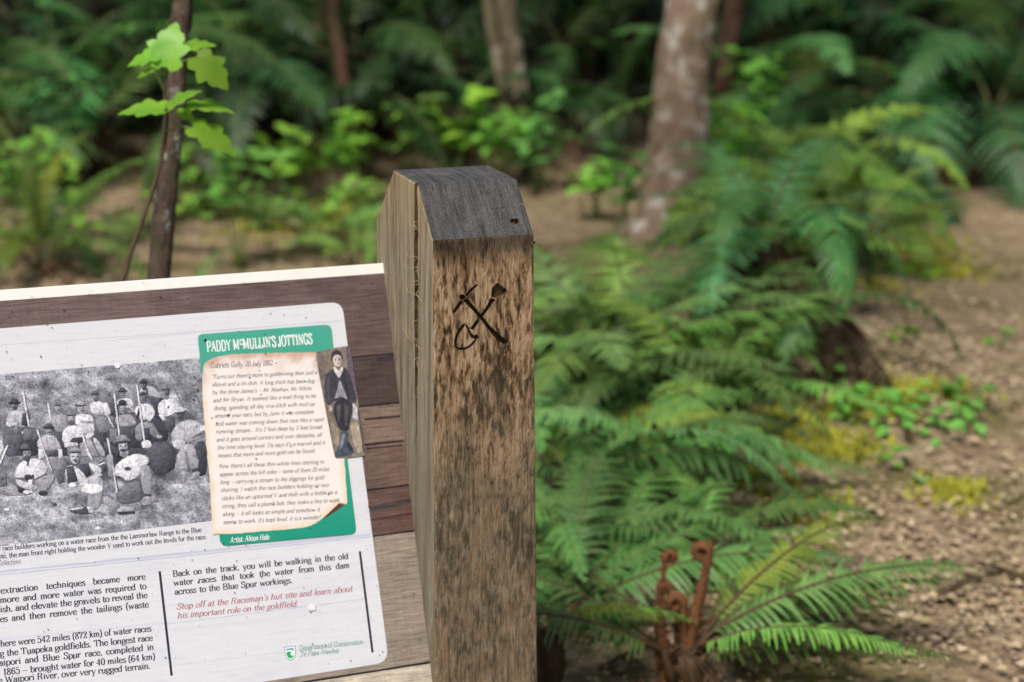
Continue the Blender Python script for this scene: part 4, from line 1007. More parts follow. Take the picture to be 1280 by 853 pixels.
    S(A, [(960, 290), (1030, 265), (1120, 290), (1120, 400), (1000, 412), (955, 370)], .86); folds(A, [(1010, 300, 1030, 370), (1060, 300, 1075, 370)], .5); face(A, 1022, 222, 38, .56, .36); hat(A, 1015, 194, 52, .34)
    S(A, [(1005, 430), (1120, 410), (1180, 560), (1100, 620), (1050, 600)], .50); S(A, [(1000, 395), (1110, 385), (1115, 410), (1010, 425)], .62)
    # left man with the levelling frame and a dog
    Ln(A, 92, 186, 218, 132, 13, .76); Ln(A, 212, 140, 425, 146, 10, .70); Ln(A, 246, 170, 308, 540, 25, .88)
    S(A, [(90, 390), (170, 358), (272, 372), (288, 500), (250, 560), (130, 532), (62, 492)], .74); S(A, [(240, 402), (278, 396), (292, 545), (228, 522)], .26); folds(A, [(150, 400, 160, 500), (190, 400, 200, 500), (110, 420, 120, 500)], .42)
    S(A, [(300, 350), (330, 460), (310, 470), (285, 380)], .35)
    face(A, 158, 305, 42, .55, .26); hat(A, 155, 288, 68, .17, .22)
    S(A, [(70, 490), (150, 540), (118, 566), (58, 520)], .74)
    S(A, [(60, 560), (180, 520), (252, 600), (222, 722), (150, 860), (60, 860), (28, 680)], .37); E(A, 185, 580, 45, 52, .42, .3); S(A, [(150, 556), (182, 540), (192, 604), (152, 602)], .58); E(A, 240, 604, 9, 14, .9); S(A, [(250, 560), (420, 560), (400, 680), (240, 690)], .40)
    # second row
    S(A, [(540, 442), (612, 408), (702, 420), (722, 540), (690, 592), (600, 602), (556, 520)], .62); folds(A, [(590, 450, 600, 560), (650, 440, 660, 540)], .36); face(A, 620, 348, 40, .68); E(A, 615, 304, 40, 22, .44); E(A, 615, 318, 36, 8, .25, 0)
    S(A, [(596, 572), (690, 518), (702, 545), (618, 604)], .56); Ln(A, 510, 285, 542, 490, 19, .92)
    S(A, [(800, 420), (870, 398), (982, 420), (1002, 490), (1012, 602), (930, 642), (850, 560), (796, 500)], .84); folds(A, [(870, 520, 920, 610), (900, 420, 930, 470)], .5); face(A, 863, 350, 42, .73); hat(A, 856, 312, 58, .36, .70); S(A, [(860, 478), (1000, 480), (1002, 512), (868, 502)], .60)
    S(A, [(905, 640), (985, 590), (1005, 620), (930, 705)], .82)
    S(B, [(0, 360), (40, 380), (75, 480), (40, 520), (0, 500)], .83); S(B, [(40, 520), (100, 510), (110, 640), (40, 640)], .48)
    S(B, [(110, 542), (180, 500), (282, 490), (342, 560), (332, 622), (200, 642), (126, 610)], .62); folds(B, [(200, 510, 220, 590), (150, 540, 160, 600), (270, 510, 290, 570)], .38); face(B, 200, 440, 42, .63); E(B, 195, 372, 46, 34, .22, .2); E(B, 197, 396, 52, 11, .16, 0)
    S(B, [(140, 632), (330, 612), (332, 760), (150, 762)], .32); S(B, [(168, 602), (330, 560), (345, 590), (200, 622)], .70)
    S(B, [(60, 640), (140, 650), (150, 760), (60, 800)], .45); Ln(B, 108, 270, 165, 740, 21, .88)
    S(B, [(330, 602), (500, 560), (605, 722), (560, 762), (420, 640), (402, 782), (330, 772)], .52); S(B, [(400, 642), (482, 640), (505, 770), (405, 775)], .24); E(B, 590, 735, 30, 20, .62)
    S(B, [(326, 432), (410, 378), (500, 388), (554, 480), (492, 542), (400, 562), (336, 500)], .88); S(B, [(370, 420), (392, 420), (372, 545), (340, 530)], .2); folds(B, [(440, 400, 450, 500), (490, 410, 510, 480)], .6); face(B, 424, 322, 42, .50); hat(B, 414, 284, 46, .30)
    S(B, [(500, 490), (542, 500), (492, 572), (456, 560)], .80); Ln(B, 350, 180, 430, 785, 23, .90); E(B, 380, 392, 18, 22, .74); S(B, [(392, 782), (490, 770), (512, 842), (462, 858), (408, 855)], .86)
    S(B, [(640, 530), (740, 510), (765, 600), (722, 702), (640, 642)], .31); S(B, [(572, 390), (640, 330), (742, 328), (812, 400), (802, 452), (720, 502), (640, 527), (578, 490)], .90); folds(B, [(640, 350, 650, 470), (740, 350, 760, 430)], .62); E(B, 686, 420, 11, 13, .2, 0)
    E(B, 668, 318, 26, 24, .5); face(B, 664, 258, 42, .46, None); hat(B, 655, 226, 56, .42, .5); S(B, [(578, 500), (622, 494), (664, 560), (630, 572)], .80)
    # big pale hat, far right
    S(B, [(720, 680), (790, 590), (900, 548), (1002, 570), (1076, 622), (1054, 680), (980, 722), (860, 792), (756, 822), (716, 760)], .72); folds(B, [(800, 620, 790, 740), (860, 600, 850, 730), (940, 570, 960, 690), (760, 680, 770, 770)], .42); S(B, [(1020, 622), (1078, 610), (1080, 672), (1028, 672)], .88)
    face(B, 806, 505, 52, .40); E(B, 806, 470, 62, 26, .30, .1); E(B, 795, 455, 92, 17, .84, .1, -.16); E(B, 800, 434, 50, 24, .78)
    S(B, [(866, 772), (1030, 718), (1046, 740), (890, 804)], .60)
    S(D, [(670, 0), (802, 0), (782, 70), (722, 92), (678, 50)], .75); S(D, [(718, 120), (800, 30), (872, 40), (924, 242), (840, 272), (800, 262), (730, 264), (712, 200)], .68); folds(D, [(760, 120, 745, 230), (850, 80, 880, 220)], .45); S(D, [(785, 100), (812, 110), (842, 270), (812, 282)], .50)
    S(D, [(818, 342), (860, 288), (922, 278), (914, 330), (842, 368)], .62); E(D, 728, 412, 52, 22, .88)
    # front row
    S(A, [(850, 720), (960, 660), (1060, 860), (860, 860)], .62); S(A, [(980, 660), (1030, 668), (1120, 800), (1120, 860), (1060, 860)], .70)
    S(A, [(725, 650), (890, 640), (905, 700), (800, 722), (725, 700)], .27); S(A, [(668, 580), (740, 530), (822, 528), (902, 600), (904, 650), (760, 662), (742, 720), (658, 710)], .87); folds(A, [(800, 560, 830, 640), (720, 580, 730, 650)], .62)
    face(A, 762, 455, 46, .70, .34); E(A, 755, 404, 50, 26, .48); E(A, 752, 424, 48, 9, .3, 0); S(A, [(680, 714), (822, 710), (834, 742), (690, 764)], .78)
    S(A, [(396, 680), (480, 620), (592, 638), (655, 760), (642, 792), (480, 804), (398, 772)], .70); folds(A, [(500, 640, 505, 780), (580, 640, 590, 780), (440, 680, 430, 760)], .38); face(A, 524, 582, 46, .60); hat(A, 520, 550, 64, .22, .30); S(A, [(490, 792), (622, 788), (622, 860), (490, 860)], .33)
    S(C, [(436, 90), (540, 88), (604, 150), (562, 212), (480, 214)], .50); S(C, [(488, 222), (562, 208), (574, 302), (520, 322)], .36)
    S(A, [(408, 780), (450, 780), (482, 870), (410, 890)], .82); S(A, [(620, 780), (662, 780), (668, 870), (625, 890)], .82); Ln(A, 394, 572, 490, 860, 21, .86); Ln(C, 382, 0, 462, 210, 17, .80)
    Ln(A, 882, 640, 950, 860, 23, .9); Ln(C, 768, 0, 820, 112, 20, .88); Ln(C, 868, 156, 930, 132, 13, .9)
    S(A, [(0, 690), (20, 680), (42, 780), (0, 860)], .80); Ln(A, 85, 738, 18, 860, 19, .92); Ln(C, 58, 0, 0, 140, 17, .92); S(C, [(0, 172), (50, 190), (62, 330), (0, 345)], .46)
    Ln(B, 18, 475, 104, 640, 19, .82); Ln(D, 102, -15, 187, 472, 22, .84)
    # bearded man in the middle
    S(D, [(180, 482), (260, 400), (380, 340), (412, 470), (402, 542), (250, 572), (178, 540)], .44); folds(D, [(220, 480, 380, 440), (230, 530, 390, 510), (280, 420, 380, 380)], .26)
    S(D, [(100, 190), (142, 190), (152, 330), (108, 332)], .56)
    S(D, [(158, 240), (250, 158), (362, 118), (462, 150), (468, 210), (400, 240), (382, 330), (270, 372), (218, 322), (170, 322)], .88); folds(D, [(300, 170, 270, 250), (240, 200, 220, 300), (340, 250, 330, 330), (380, 150, 440, 200)], .60); E(D, 282, 258, 34, 18, .30); E(D, 300, 330, 6, 6, .2, 0); E(D, 335, 318, 5, 5, .2, 0)
    S(D, [(290, 235), (420, 190), (465, 200), (440, 230), (310, 260)], .80)
    E(D, 250, 118, 42, 40, .60); face(D, 240, 62, 52, .72, .58); E(D, 244, 94, 34, 12, .24, 0); hat(D, 228, 12, 82, .44, .56, -.12)
    E(D, 122, 160, 30, 36, .66)
    S(D, [(384, 240), (462, 214), (492, 290), (498, 482), (414, 482), (398, 340)], .63); folds(D, [(430, 260, 440, 460)], .44); S(D, [(418, 485), (492, 480), (486, 520), (424, 522)], .22); S(D, [(400, 540), (430, 500), (492, 505), (490, 580), (400, 584)], .62); S(D, [(490, 500), (542, 508), (556, 552), (490, 552)], .58)
    # man with the pan
    S(C, [(800, 270), (922, 258), (905, 460), (862, 562), (768, 512), (788, 420)], .66); folds(C, [(840, 420, 820, 520), (880, 300, 870, 400)], .46); S(C, [(612, 542), (700, 528), (802, 518), (842, 572), (760, 592), (640, 582)], .30); S(C, [(612, 542), (700, 528), (750, 530), (700, 548), (630, 556)], .84); S(C, [(770, 520), (820, 530), (838, 575), (790, 580)], .74)
    S(C, [(578, 170), (650, 148), (782, 260), (764, 302), (690, 312), (588, 312)], .84); S(C, [(588, 170), (652, 160), (694, 300), (600, 314)], .27); S(C, [(702, 150), (782, 138), (806, 230), (762, 262)], .25); S(C, [(780, 128), (852, 150), (914, 200), (882, 242), (820, 212)], .84); folds(C, [(700, 200, 730, 280), (830, 150, 870, 210)], .6)
    face(C, 668, 84, 56, .76, None); E(C, 664, 24, 60, 27, .60); E(C, 668, 40, 56, 9, .3, 0); E(C, 684, 122, 26, 12, .42, 0)
    S(C, [(700, 322), (872, 208), (914, 240), (720, 362)], .80); E(C, 645, 332, 36, 24, .84); E(C, 815, 362, 100, 46, .97, .04)
    S(D, [(50, 500), (102, 498), (222, 580), (182, 622), (80, 572)], .62); S(D, [(178, 622), (230, 588), (332, 600), (344, 640), (200, 654)], .68); S(D, [(190, 640), (340, 632), (344, 652), (205, 664)], .22)
    # man on the left with the pup
    S(C, [(46, 360), (120, 318), (202, 400), (302, 400), (220, 422), (58, 412)], .60); S(C, [(300, 300), (472, 218), (494, 260), (420, 382), (348, 392), (368, 340)], .62); folds(C, [(360, 280, 450, 250), (380, 350, 440, 290), (90, 350, 150, 400)], .42); S(C, [(150, 340), (222, 368), (202, 402), (160, 392)], .2); E(C, 382, 402, 42, 22, .2)
    S(C, [(134, 200), (180, 128), (282, 88), (382, 108), (434, 215), (300, 284), (200, 264), (128, 272)], .87); folds(C, [(210, 130, 220, 240), (330, 110, 360, 200), (170, 170, 160, 250)], .64)
    S(C, [(138, 275), (190, 288), (334, 340), (322, 382), (240, 372), (148, 332)], .78); S(C, [(240, 115), (262, 115), (254, 160), (236, 160)], .3); E(C, 250, 262, 36, 25, .22); E(C, 290, 258, 14, 18, .2); S(C, [(250, 285), (290, 280), (285, 340), (250, 335)], .84); E(C, 230, 396, 26, 18, .95); E(C, 275, 390, 12, 12, .92)
    face(C, 240, 52, 46, .62, .30); hat(C, 222, 10, 66, .24, .36)
    Ln(C, 0, 362, 205, 412, 10, .8); Ln(C, 20, 424, 230, 408, 8, .8)
    for x, y, g in ((60, 548, .9), (870, 715, .92), (480, 500, .35)): E(C, x, y, 26, 14, g)
    o = k.make('photograph_print', M_photo, PANEL)
    bg.name = 'hillside_print'; bg.parent = o
build_photo()

# ------------------------------------------------------------------ lettering: strokes drawn with a broad pen
G = {}
def _g(ch, w, s): G[ch] = (w, s)
for line in r'''
a 43|C 9,37 15,44 24,46 32,41 33,31|L 33,31 33,7|C 33,7 36,1 43,2|C 33,27 19,25 8,19 7,9 14,0 25,2 33,11|B 11,36
b 47|L 10,72 10,2|C 10,33 18,44 28,46 39,37 42,23 38,8 26,-1 16,2 10,10|L 2,71 10,71
c 42|C 36,34 30,44 22,46 10,39 5,23 10,6 22,-1 32,3 38,12|B 33,36
d 48|L 37,72 37,1|C 37,33 29,44 20,46 9,38 5,23 9,7 19,-1 29,3 37,10|L 29,71 37,71|L 37,1 45,1
e 43|L 6,25 38,25|C 38,25 36,38 24,46 11,40 5,23 10,6 22,-1 32,2 39,11
f 30|C 32,66 27,72 19,71 14,62 14,50|L 14,50 14,0|L 4,45 27,45|S 14,0
g 44|C 20,46 32,42 35,31 32,20 20,16 9,20 6,31 9,42 20,46|C 13,18 8,11 14,5 28,4 38,-2 38,-12 28,-20 14,-20 5,-13 9,-4 16,2|L 32,42 43,45
h 50|L 10,72 10,0|C 10,32 18,43 28,46 37,40 38,28|L 38,30 38,0|S 10,0|S 38,0|L 2,71 10,71
i 25|L 13,46 13,0|L 13,66 13,58|S 13,0|L 4,45 13,45
j 25|L 14,46 14,-8|C 14,-8 11,-18 3,-19|L 14,66 14,58|L 5,45 14,45
k 47|L 10,72 10,0|L 37,45 11,18|L 20,27 38,0|S 10,0|S 39,0|L 30,45 43,45|L 2,71 10,71
l 25|L 13,72 13,0|S 13,0|L 4,71 13,71
m 72|L 10,46 10,0|C 10,32 17,43 25,46 33,40 35,28|L 35,30 35,0|C 35,32 42,43 50,46 58,40 60,28|L 60,30 60,0|S 10,0|S 35,0|S 60,0|L 2,45 10,45
n 50|L 10,46 10,0|C 10,32 18,43 28,46 37,40 38,28|L 38,30 38,0|S 10,0|S 38,0|L 2,45 10,45
o 46|C 23,46 36,40 41,23 36,6 23,-1 10,6 5,23 10,40 23,46
p 48|L 10,46 10,-20|C 10,33 18,44 28,46 39,38 43,23 39,7 28,-1 18,3 10,12|S 10,-20|L 2,45 10,45
q 47|L 37,46 37,-20|C 37,33 29,44 20,46 9,38 5,23 9,7 19,-1 29,3 37,12|S 37,-20
r 36|L 10,46 10,0|C 10,30 16,42 24,46 31,44|B 31,41|S 10,0|L 2,45 10,45
s 37|C 31,36 26,45 17,46 8,40 8,32 17,26 28,20 32,12 27,2 17,-1 8,3 5,11
t 30|L 14,62 14,10|C 14,10 18,0 29,3|L 4,45 27,45
u 49|L 10,46 10,16|C 10,16 13,1 24,-1 33,5 38,15|L 38,46 38,1|L 2,45 10,45|L 30,45 38,45|L 38,1 46,1
v 46|L 6,45 23,0|T 23,0 40,45|L 1,45 14,45|L 33,45 45,45
w 66|L 6,45 20,0|T 20,0 33,42|L 33,42 46,0|T 46,0 60,45|L 1,45 14,45|L 53,45 65,45
x 46|L 8,45 38,0|T 37,45 7,0|L 2,45 15,45|L 30,45 43,45|L 1,0 14,0|L 31,0 45,0
y 46|L 6,45 24,2|T 40,45 22,-8|C 22,-8 16,-20 6,-18|L 1,45 14,45|L 33,45 45,45
z 42|L 6,45 36,45|T 36,45 6,0|L 6,0 36,0|L 36,0 37,12|L 6,45 6,34
A 64|T 8,0 31,72|L 31,72 55,0|L 17,25 46,25|S 8,0|S 55,0
B 60|L 14,71 14,0|C 14,71 36,71 46,64 47,54 40,40 30,38 14,38|C 30,38 46,36 52,26 50,10 40,0 28,0 14,0|L 5,71 14,71|L 5,0 14,0
C 60|C 51,52 44,68 32,73 16,64 8,36 16,8 32,-1 46,6 53,20|L 52,70 52,50
D 66|L 14,71 14,0|C 14,71 34,71 50,60 57,36 50,10 34,0 14,0|L 5,71 14,71|L 5,0 14,0
E 58|L 14,71 14,0|L 5,71 50,71|L 5,0 51,0|L 14,37 36,37|L 50,71 50,56|L 51,0 51,17|L 36,45 36,29
G 66|C 52,52 45,68 32,73 16,64 8,36 16,8 32,-1 44,4 51,14|L 52,70 52,50|L 51,30 51,0|L 40,30 60,30
H 70|L 14,71 14,0|L 54,71 54,0|L 14,37 54,37|S 14,71|S 14,0|S 54,71|S 54,0
I 32|L 16,71 16,0|S 16,71|S 16,0
J 42|L 27,71 27,16|C 27,16 23,0 12,0 5,8 7,18|S 27,71
L 54|L 14,71 14,0|L 5,0 48,0|L 48,0 48,20|S 14,71
M 82|L 14,71 14,0|L 14,71 41,10|T 41,10 66,71|L 66,71 66,0|S 13,0|S 66,0|L 5,71 14,71|L 66,71 75,71
N 68|T 14,71 14,0|L 14,71 54,2|T 54,71 54,0|S 14,0|S 54,71|L 5,71 14,71
O 66|C 33,73 50,64 58,36 50,8 33,-1 16,8 8,36 16,64 33,73
P 58|L 14,71 14,0|C 14,71 36,71 49,64 51,52 47,40 34,34 14,34|L 5,71 14,71|S 14,0
R 66|L 14,71 14,0|C 14,71 36,71 48,64 50,53 46,42 34,37 14,37|C 32,37 44,30 48,14 50,3 60,2|L 5,71 14,71|S 14,0
S 50|C 42,54 36,68 24,73 11,66 9,54 18,44 32,36 43,26 42,10 30,-1 18,0 9,8 6,20|L 43,70 43,54|L 7,2 7,20
T 62|L 31,71 31,0|L 5,71 57,71|L 6,71 6,54|L 56,71 56,54|S 31,0
U 68|L 14,71 14,26|C 14,26 18,4 34,-1 48,6 54,26|T 54,26 54,71|S 14,71|S 54,71
V 64|L 8,71 32,0|T 32,0 55,71|S 8,71|S 55,71
W 88|L 8,71 28,0|T 28,0 44,66|L 44,66 62,0|T 62,0 80,71|S 8,71|S 80,71
Y 64|L 8,71 32,34|T 55,71 32,34|L 32,36 32,0|S 8,71|S 55,71|S 32,0
0 48|C 24,71 37,60 41,36 37,10 24,-1 11,10 7,36 11,60 24,71
1 36|L 20,71 20,0|L 8,60 20,71|L 8,0 32,0
2 46|C 8,54 14,68 24,71 36,66 39,54 32,38 18,20 7,2|L 7,2 40,2|L 40,2 41,15
4 50|T 32,71 5,20|L 5,20 46,20|L 33,71 33,0|L 24,0 42,0
5 46|L 11,71 38,71|T 11,71 9,40|C 9,40 18,46 28,46 39,36 40,22 34,4 22,-1 10,3 7,14
6 47|C 39,58 34,69 26,71 13,60 7,32 11,8 24,-1 37,8 40,22 35,37 24,42 13,35 8,24
7 46|L 7,71 41,71|C 41,71 30,48 22,24 20,0|L 7,71 7,56
8 48|C 24,71 36,64 37,54 24,40 10,26 8,14 14,2 24,-1 36,4 40,16 34,28 24,38 12,48 11,58 15,67 24,71
. 20|B 10,4
, 20|B 10,4|T 12,2 7,-11
' 18|L 10,72 9,56
: 22|B 11,4|B 11,40
! 24|L 12,72 12,22|B 12,4
- 58|L 4,26 54,26
( 28|C 23,78 11,58 8,30 11,2 23,-16
) 28|C 5,78 17,58 20,30 17,2 5,-16
'''.strip().split('\n'):
    head, *ss = line.split('|'); ch, wd = head.split(); st = []
    for s in ss:
        k_, *pp = s.split(); st.append((k_, [tuple(float(x) for x in p.split(',')) for p in pp]))
    G[ch] = (float(wd), st)
G['\u2013'] = G['-']
def stroke(P, closed, thick, thin, force=None):
    n = len(P); out = []
    for i in range(n):
        a = P[i - 1] if i or closed else P[0]; b = P[(i + 1) % n] if i < n - 1 or closed else P[-1]
        d = (b - a); l = d.length or 1; d = d / l; nn = Vector((-d.y, d.x))
        w_ = force or (thin + (thick - thin) * abs(d.y) ** 1.3)
        out.append((P[i] + nn * w_ / 2, P[i] - nn * w_ / 2))
    return out
def letters(k, s, p0, p1, xh, col, thick=11, thin=4.5, shear=0.0, serif=True, just=False, capsmall=None, hs=1.0, ragged=.0):
    a, b = Vector(pu(*p0)), Vector(pu(*p1)); Lm = (b - a).length; e = (b - a) / Lm; nrm = Vector((-e.y, e.x)); sy = xh * PXM / 46
    sc1 = lambda ch: capsmall if (capsmall and ch in 'c') else 1
    nat = sum(G[c][0] if c != ' ' else 26 for c in s); nsp = s.count(' ')
    if just:
        sx = sy * hs; gap = max(.5, (Lm - (nat - 26 * nsp) * sx) / max(1, nsp) / (26 * sx))
        if gap < .9: sx = Lm / nat; gap = 1
    else: sx = Lm / nat; gap = 1
    x = 0.0; colL = tuple(c_ * INK_K for c_ in lin(col)); q = random.Random(len(s))
    def put(pts, dh):
        o = len(k.v)
        for P in pts:
            gx, gy = P; w_ = a + e * ((x + gx + shear * gy) * sx if False else (x0 + (gx + shear * gy) * sx)) + nrm * (gy * sy)
            k.v.append((w_.x, w_.y, k.h + dh)); k.c.append(colL)
        return o
    x0 = 0.0
    for ch in s:
        if ch == ' ': x0 += 26 * gap * sx; continue
        wd, st = G[ch]; si = 0
        for kind, P in st:
            si += 1; dh = si * .00001
            P = [Vector(p) for p in P]
            if kind == 'S':
                if not serif: continue
                sw = 8 if thick < 14 else 10; up = -thin / 2 if P[0].y > 5 else thin / 2
                P = [P[0] + Vector((-sw, up)), P[0] + Vector((sw, up))]; R_ = stroke(P, False, thin, thin)
            elif kind == 'B':
                r = thick * .55; pts = [(P[0].x + r * math.cos(t), P[0].y + r * math.sin(t)) for t in [i * math.pi / 3 for i in range(6)]]
                o = put(pts, dh); k.f.append(tuple(range(o, o + 6))); continue
            elif kind == 'T': R_ = stroke(P, False, thin * 1.15, thin)
            elif kind == 'L':
                if not serif and len(P) == 2 and P[0].y == P[1].y and abs(P[0].x - P[1].x) < 17 and P[0].y in (0, 1, 45, 71): continue
                R_ = stroke(P, False, thick, thin)
            else:
                cl = (P[0] - P[-1]).length < .1; n = (len(P) - 1) * 3 + 1
                if cl:
                    P3 = [P[-2]] + P + [P[1]]
                else: P3 = [P[0] * 2 - P[1]] + P + [P[-1] * 2 - P[-2]]
                Q = []
                for i in range(len(P) - 1):
                    A_, B_, C_, D_ = P3[i:i + 4]
                    for f in ((0, 1 / 3, 2 / 3) if i < len(P) - 2 else (0, 1 / 3, 2 / 3, 1)):
                        Q.append(.5 * (2 * B_ + (C_ - A_) * f + (2 * A_ - 5 * B_ + 4 * C_ - D_) * f * f + (3 * B_ - A_ - 3 * C_ + D_) * f ** 3))
                R_ = stroke(Q, False, thick, thin)
            o = put([p for pr_ in R_ for p in pr_], dh)
            for i in range(len(R_) - 1): k.f.append((o + 2 * i, o + 2 * i + 1, o + 2 * i + 3, o + 2 * i + 2))
        x0 += wd * sx
DARK = (52, 54, 66)
def build_text():
    k = Ink(.0012)
    for s, p0, p1 in (('f race builders working on a water race from the the Lammerlaw Range to the Blue', (-1.5, 689), (252, 665)),
                      ('ote, the man front right holding the wooden V used to work out the levels for the race.', (-2, 698.5), (258.2, 673.7))):
        letters(k, s, p0, p1, 3.8, DARK, 12.5, 5.5)
    letters(k, 'Collections', (-3, 707.4), (25.5, 704.9), 3.9, DARK, 7, 4, .25, False)
    k.make('caption_lettering', M_ink, PANEL)
    k = Ink(.0012)
    for s, p0, p1 in (('extraction techniques became more', (.7, 742.3), (182, 724.4)), ('more and more water was required to', (0, 754.1), (183.2, 736.2)),
                      ('ish, and elevate the gravels to reveal the', (0, 765.8), (184.5, 747.5)), ('es and then remove the tailings (waste', (0, 777.9), (186, 759.2)),
                      ('here were 542 miles (872 km) of water races', (.5, 808.6), (189.5, 789.2)), ('g the Tuapeka goldfields. The longest race', (0, 821), (191, 800.8)),
                      ('aipori and Blue Spur race, completed in', (-1, 832.6), (192.5, 812.3)), ('1865 \u2013 brought water for 40 miles (64 km)', (4, 844.2), (194, 824.4)),
                      ('e Waipori River, over very rugged terrain.', (-2, 854.6), (188, 836)),
                      ('Back on the track, you will be walking in the old', (215.8, 721.2), (435.6, 698.7)), ('water races that took the water from this dam', (217, 732.4), (437, 709.9)),
                      ('across to the Blue Spur workings.', (218.3, 743.6), (365.5, 728.8))):
        letters(k, s, p0, p1, 4.9, DARK, 13.5, 5.4, just=True, hs=1.05)
    k.make('body_lettering', M_ink, PANEL)
    k = Ink(.0012)
    letters(k, "Stop off at the Raceman's hut site and learn about", (220.5, 762.3), (440.5, 739.3), 4.7, (176, 88, 102), 10, 4, .22)
    letters(k, 'his important role on the goldfield.', (221.5, 773.4), (372.5, 758.2), 4.7, (176, 88, 102), 10, 4, .22)
    tag(k.make('invitation_lettering', M_ink, PANEL), 'red italic lines inviting to the hut site')
    for P in ([(198, 714.5), (201, 714.2), (216, 844.5), (213, 844.8)], [(448.3, 689.5), (451.1, 689.2), (467, 815.6), (464.2, 816)]):
        k = Ink(.0012); k.poly(P, (40, 46, 64)); k.make('column_rule', M_ink, PANEL)
build_text()

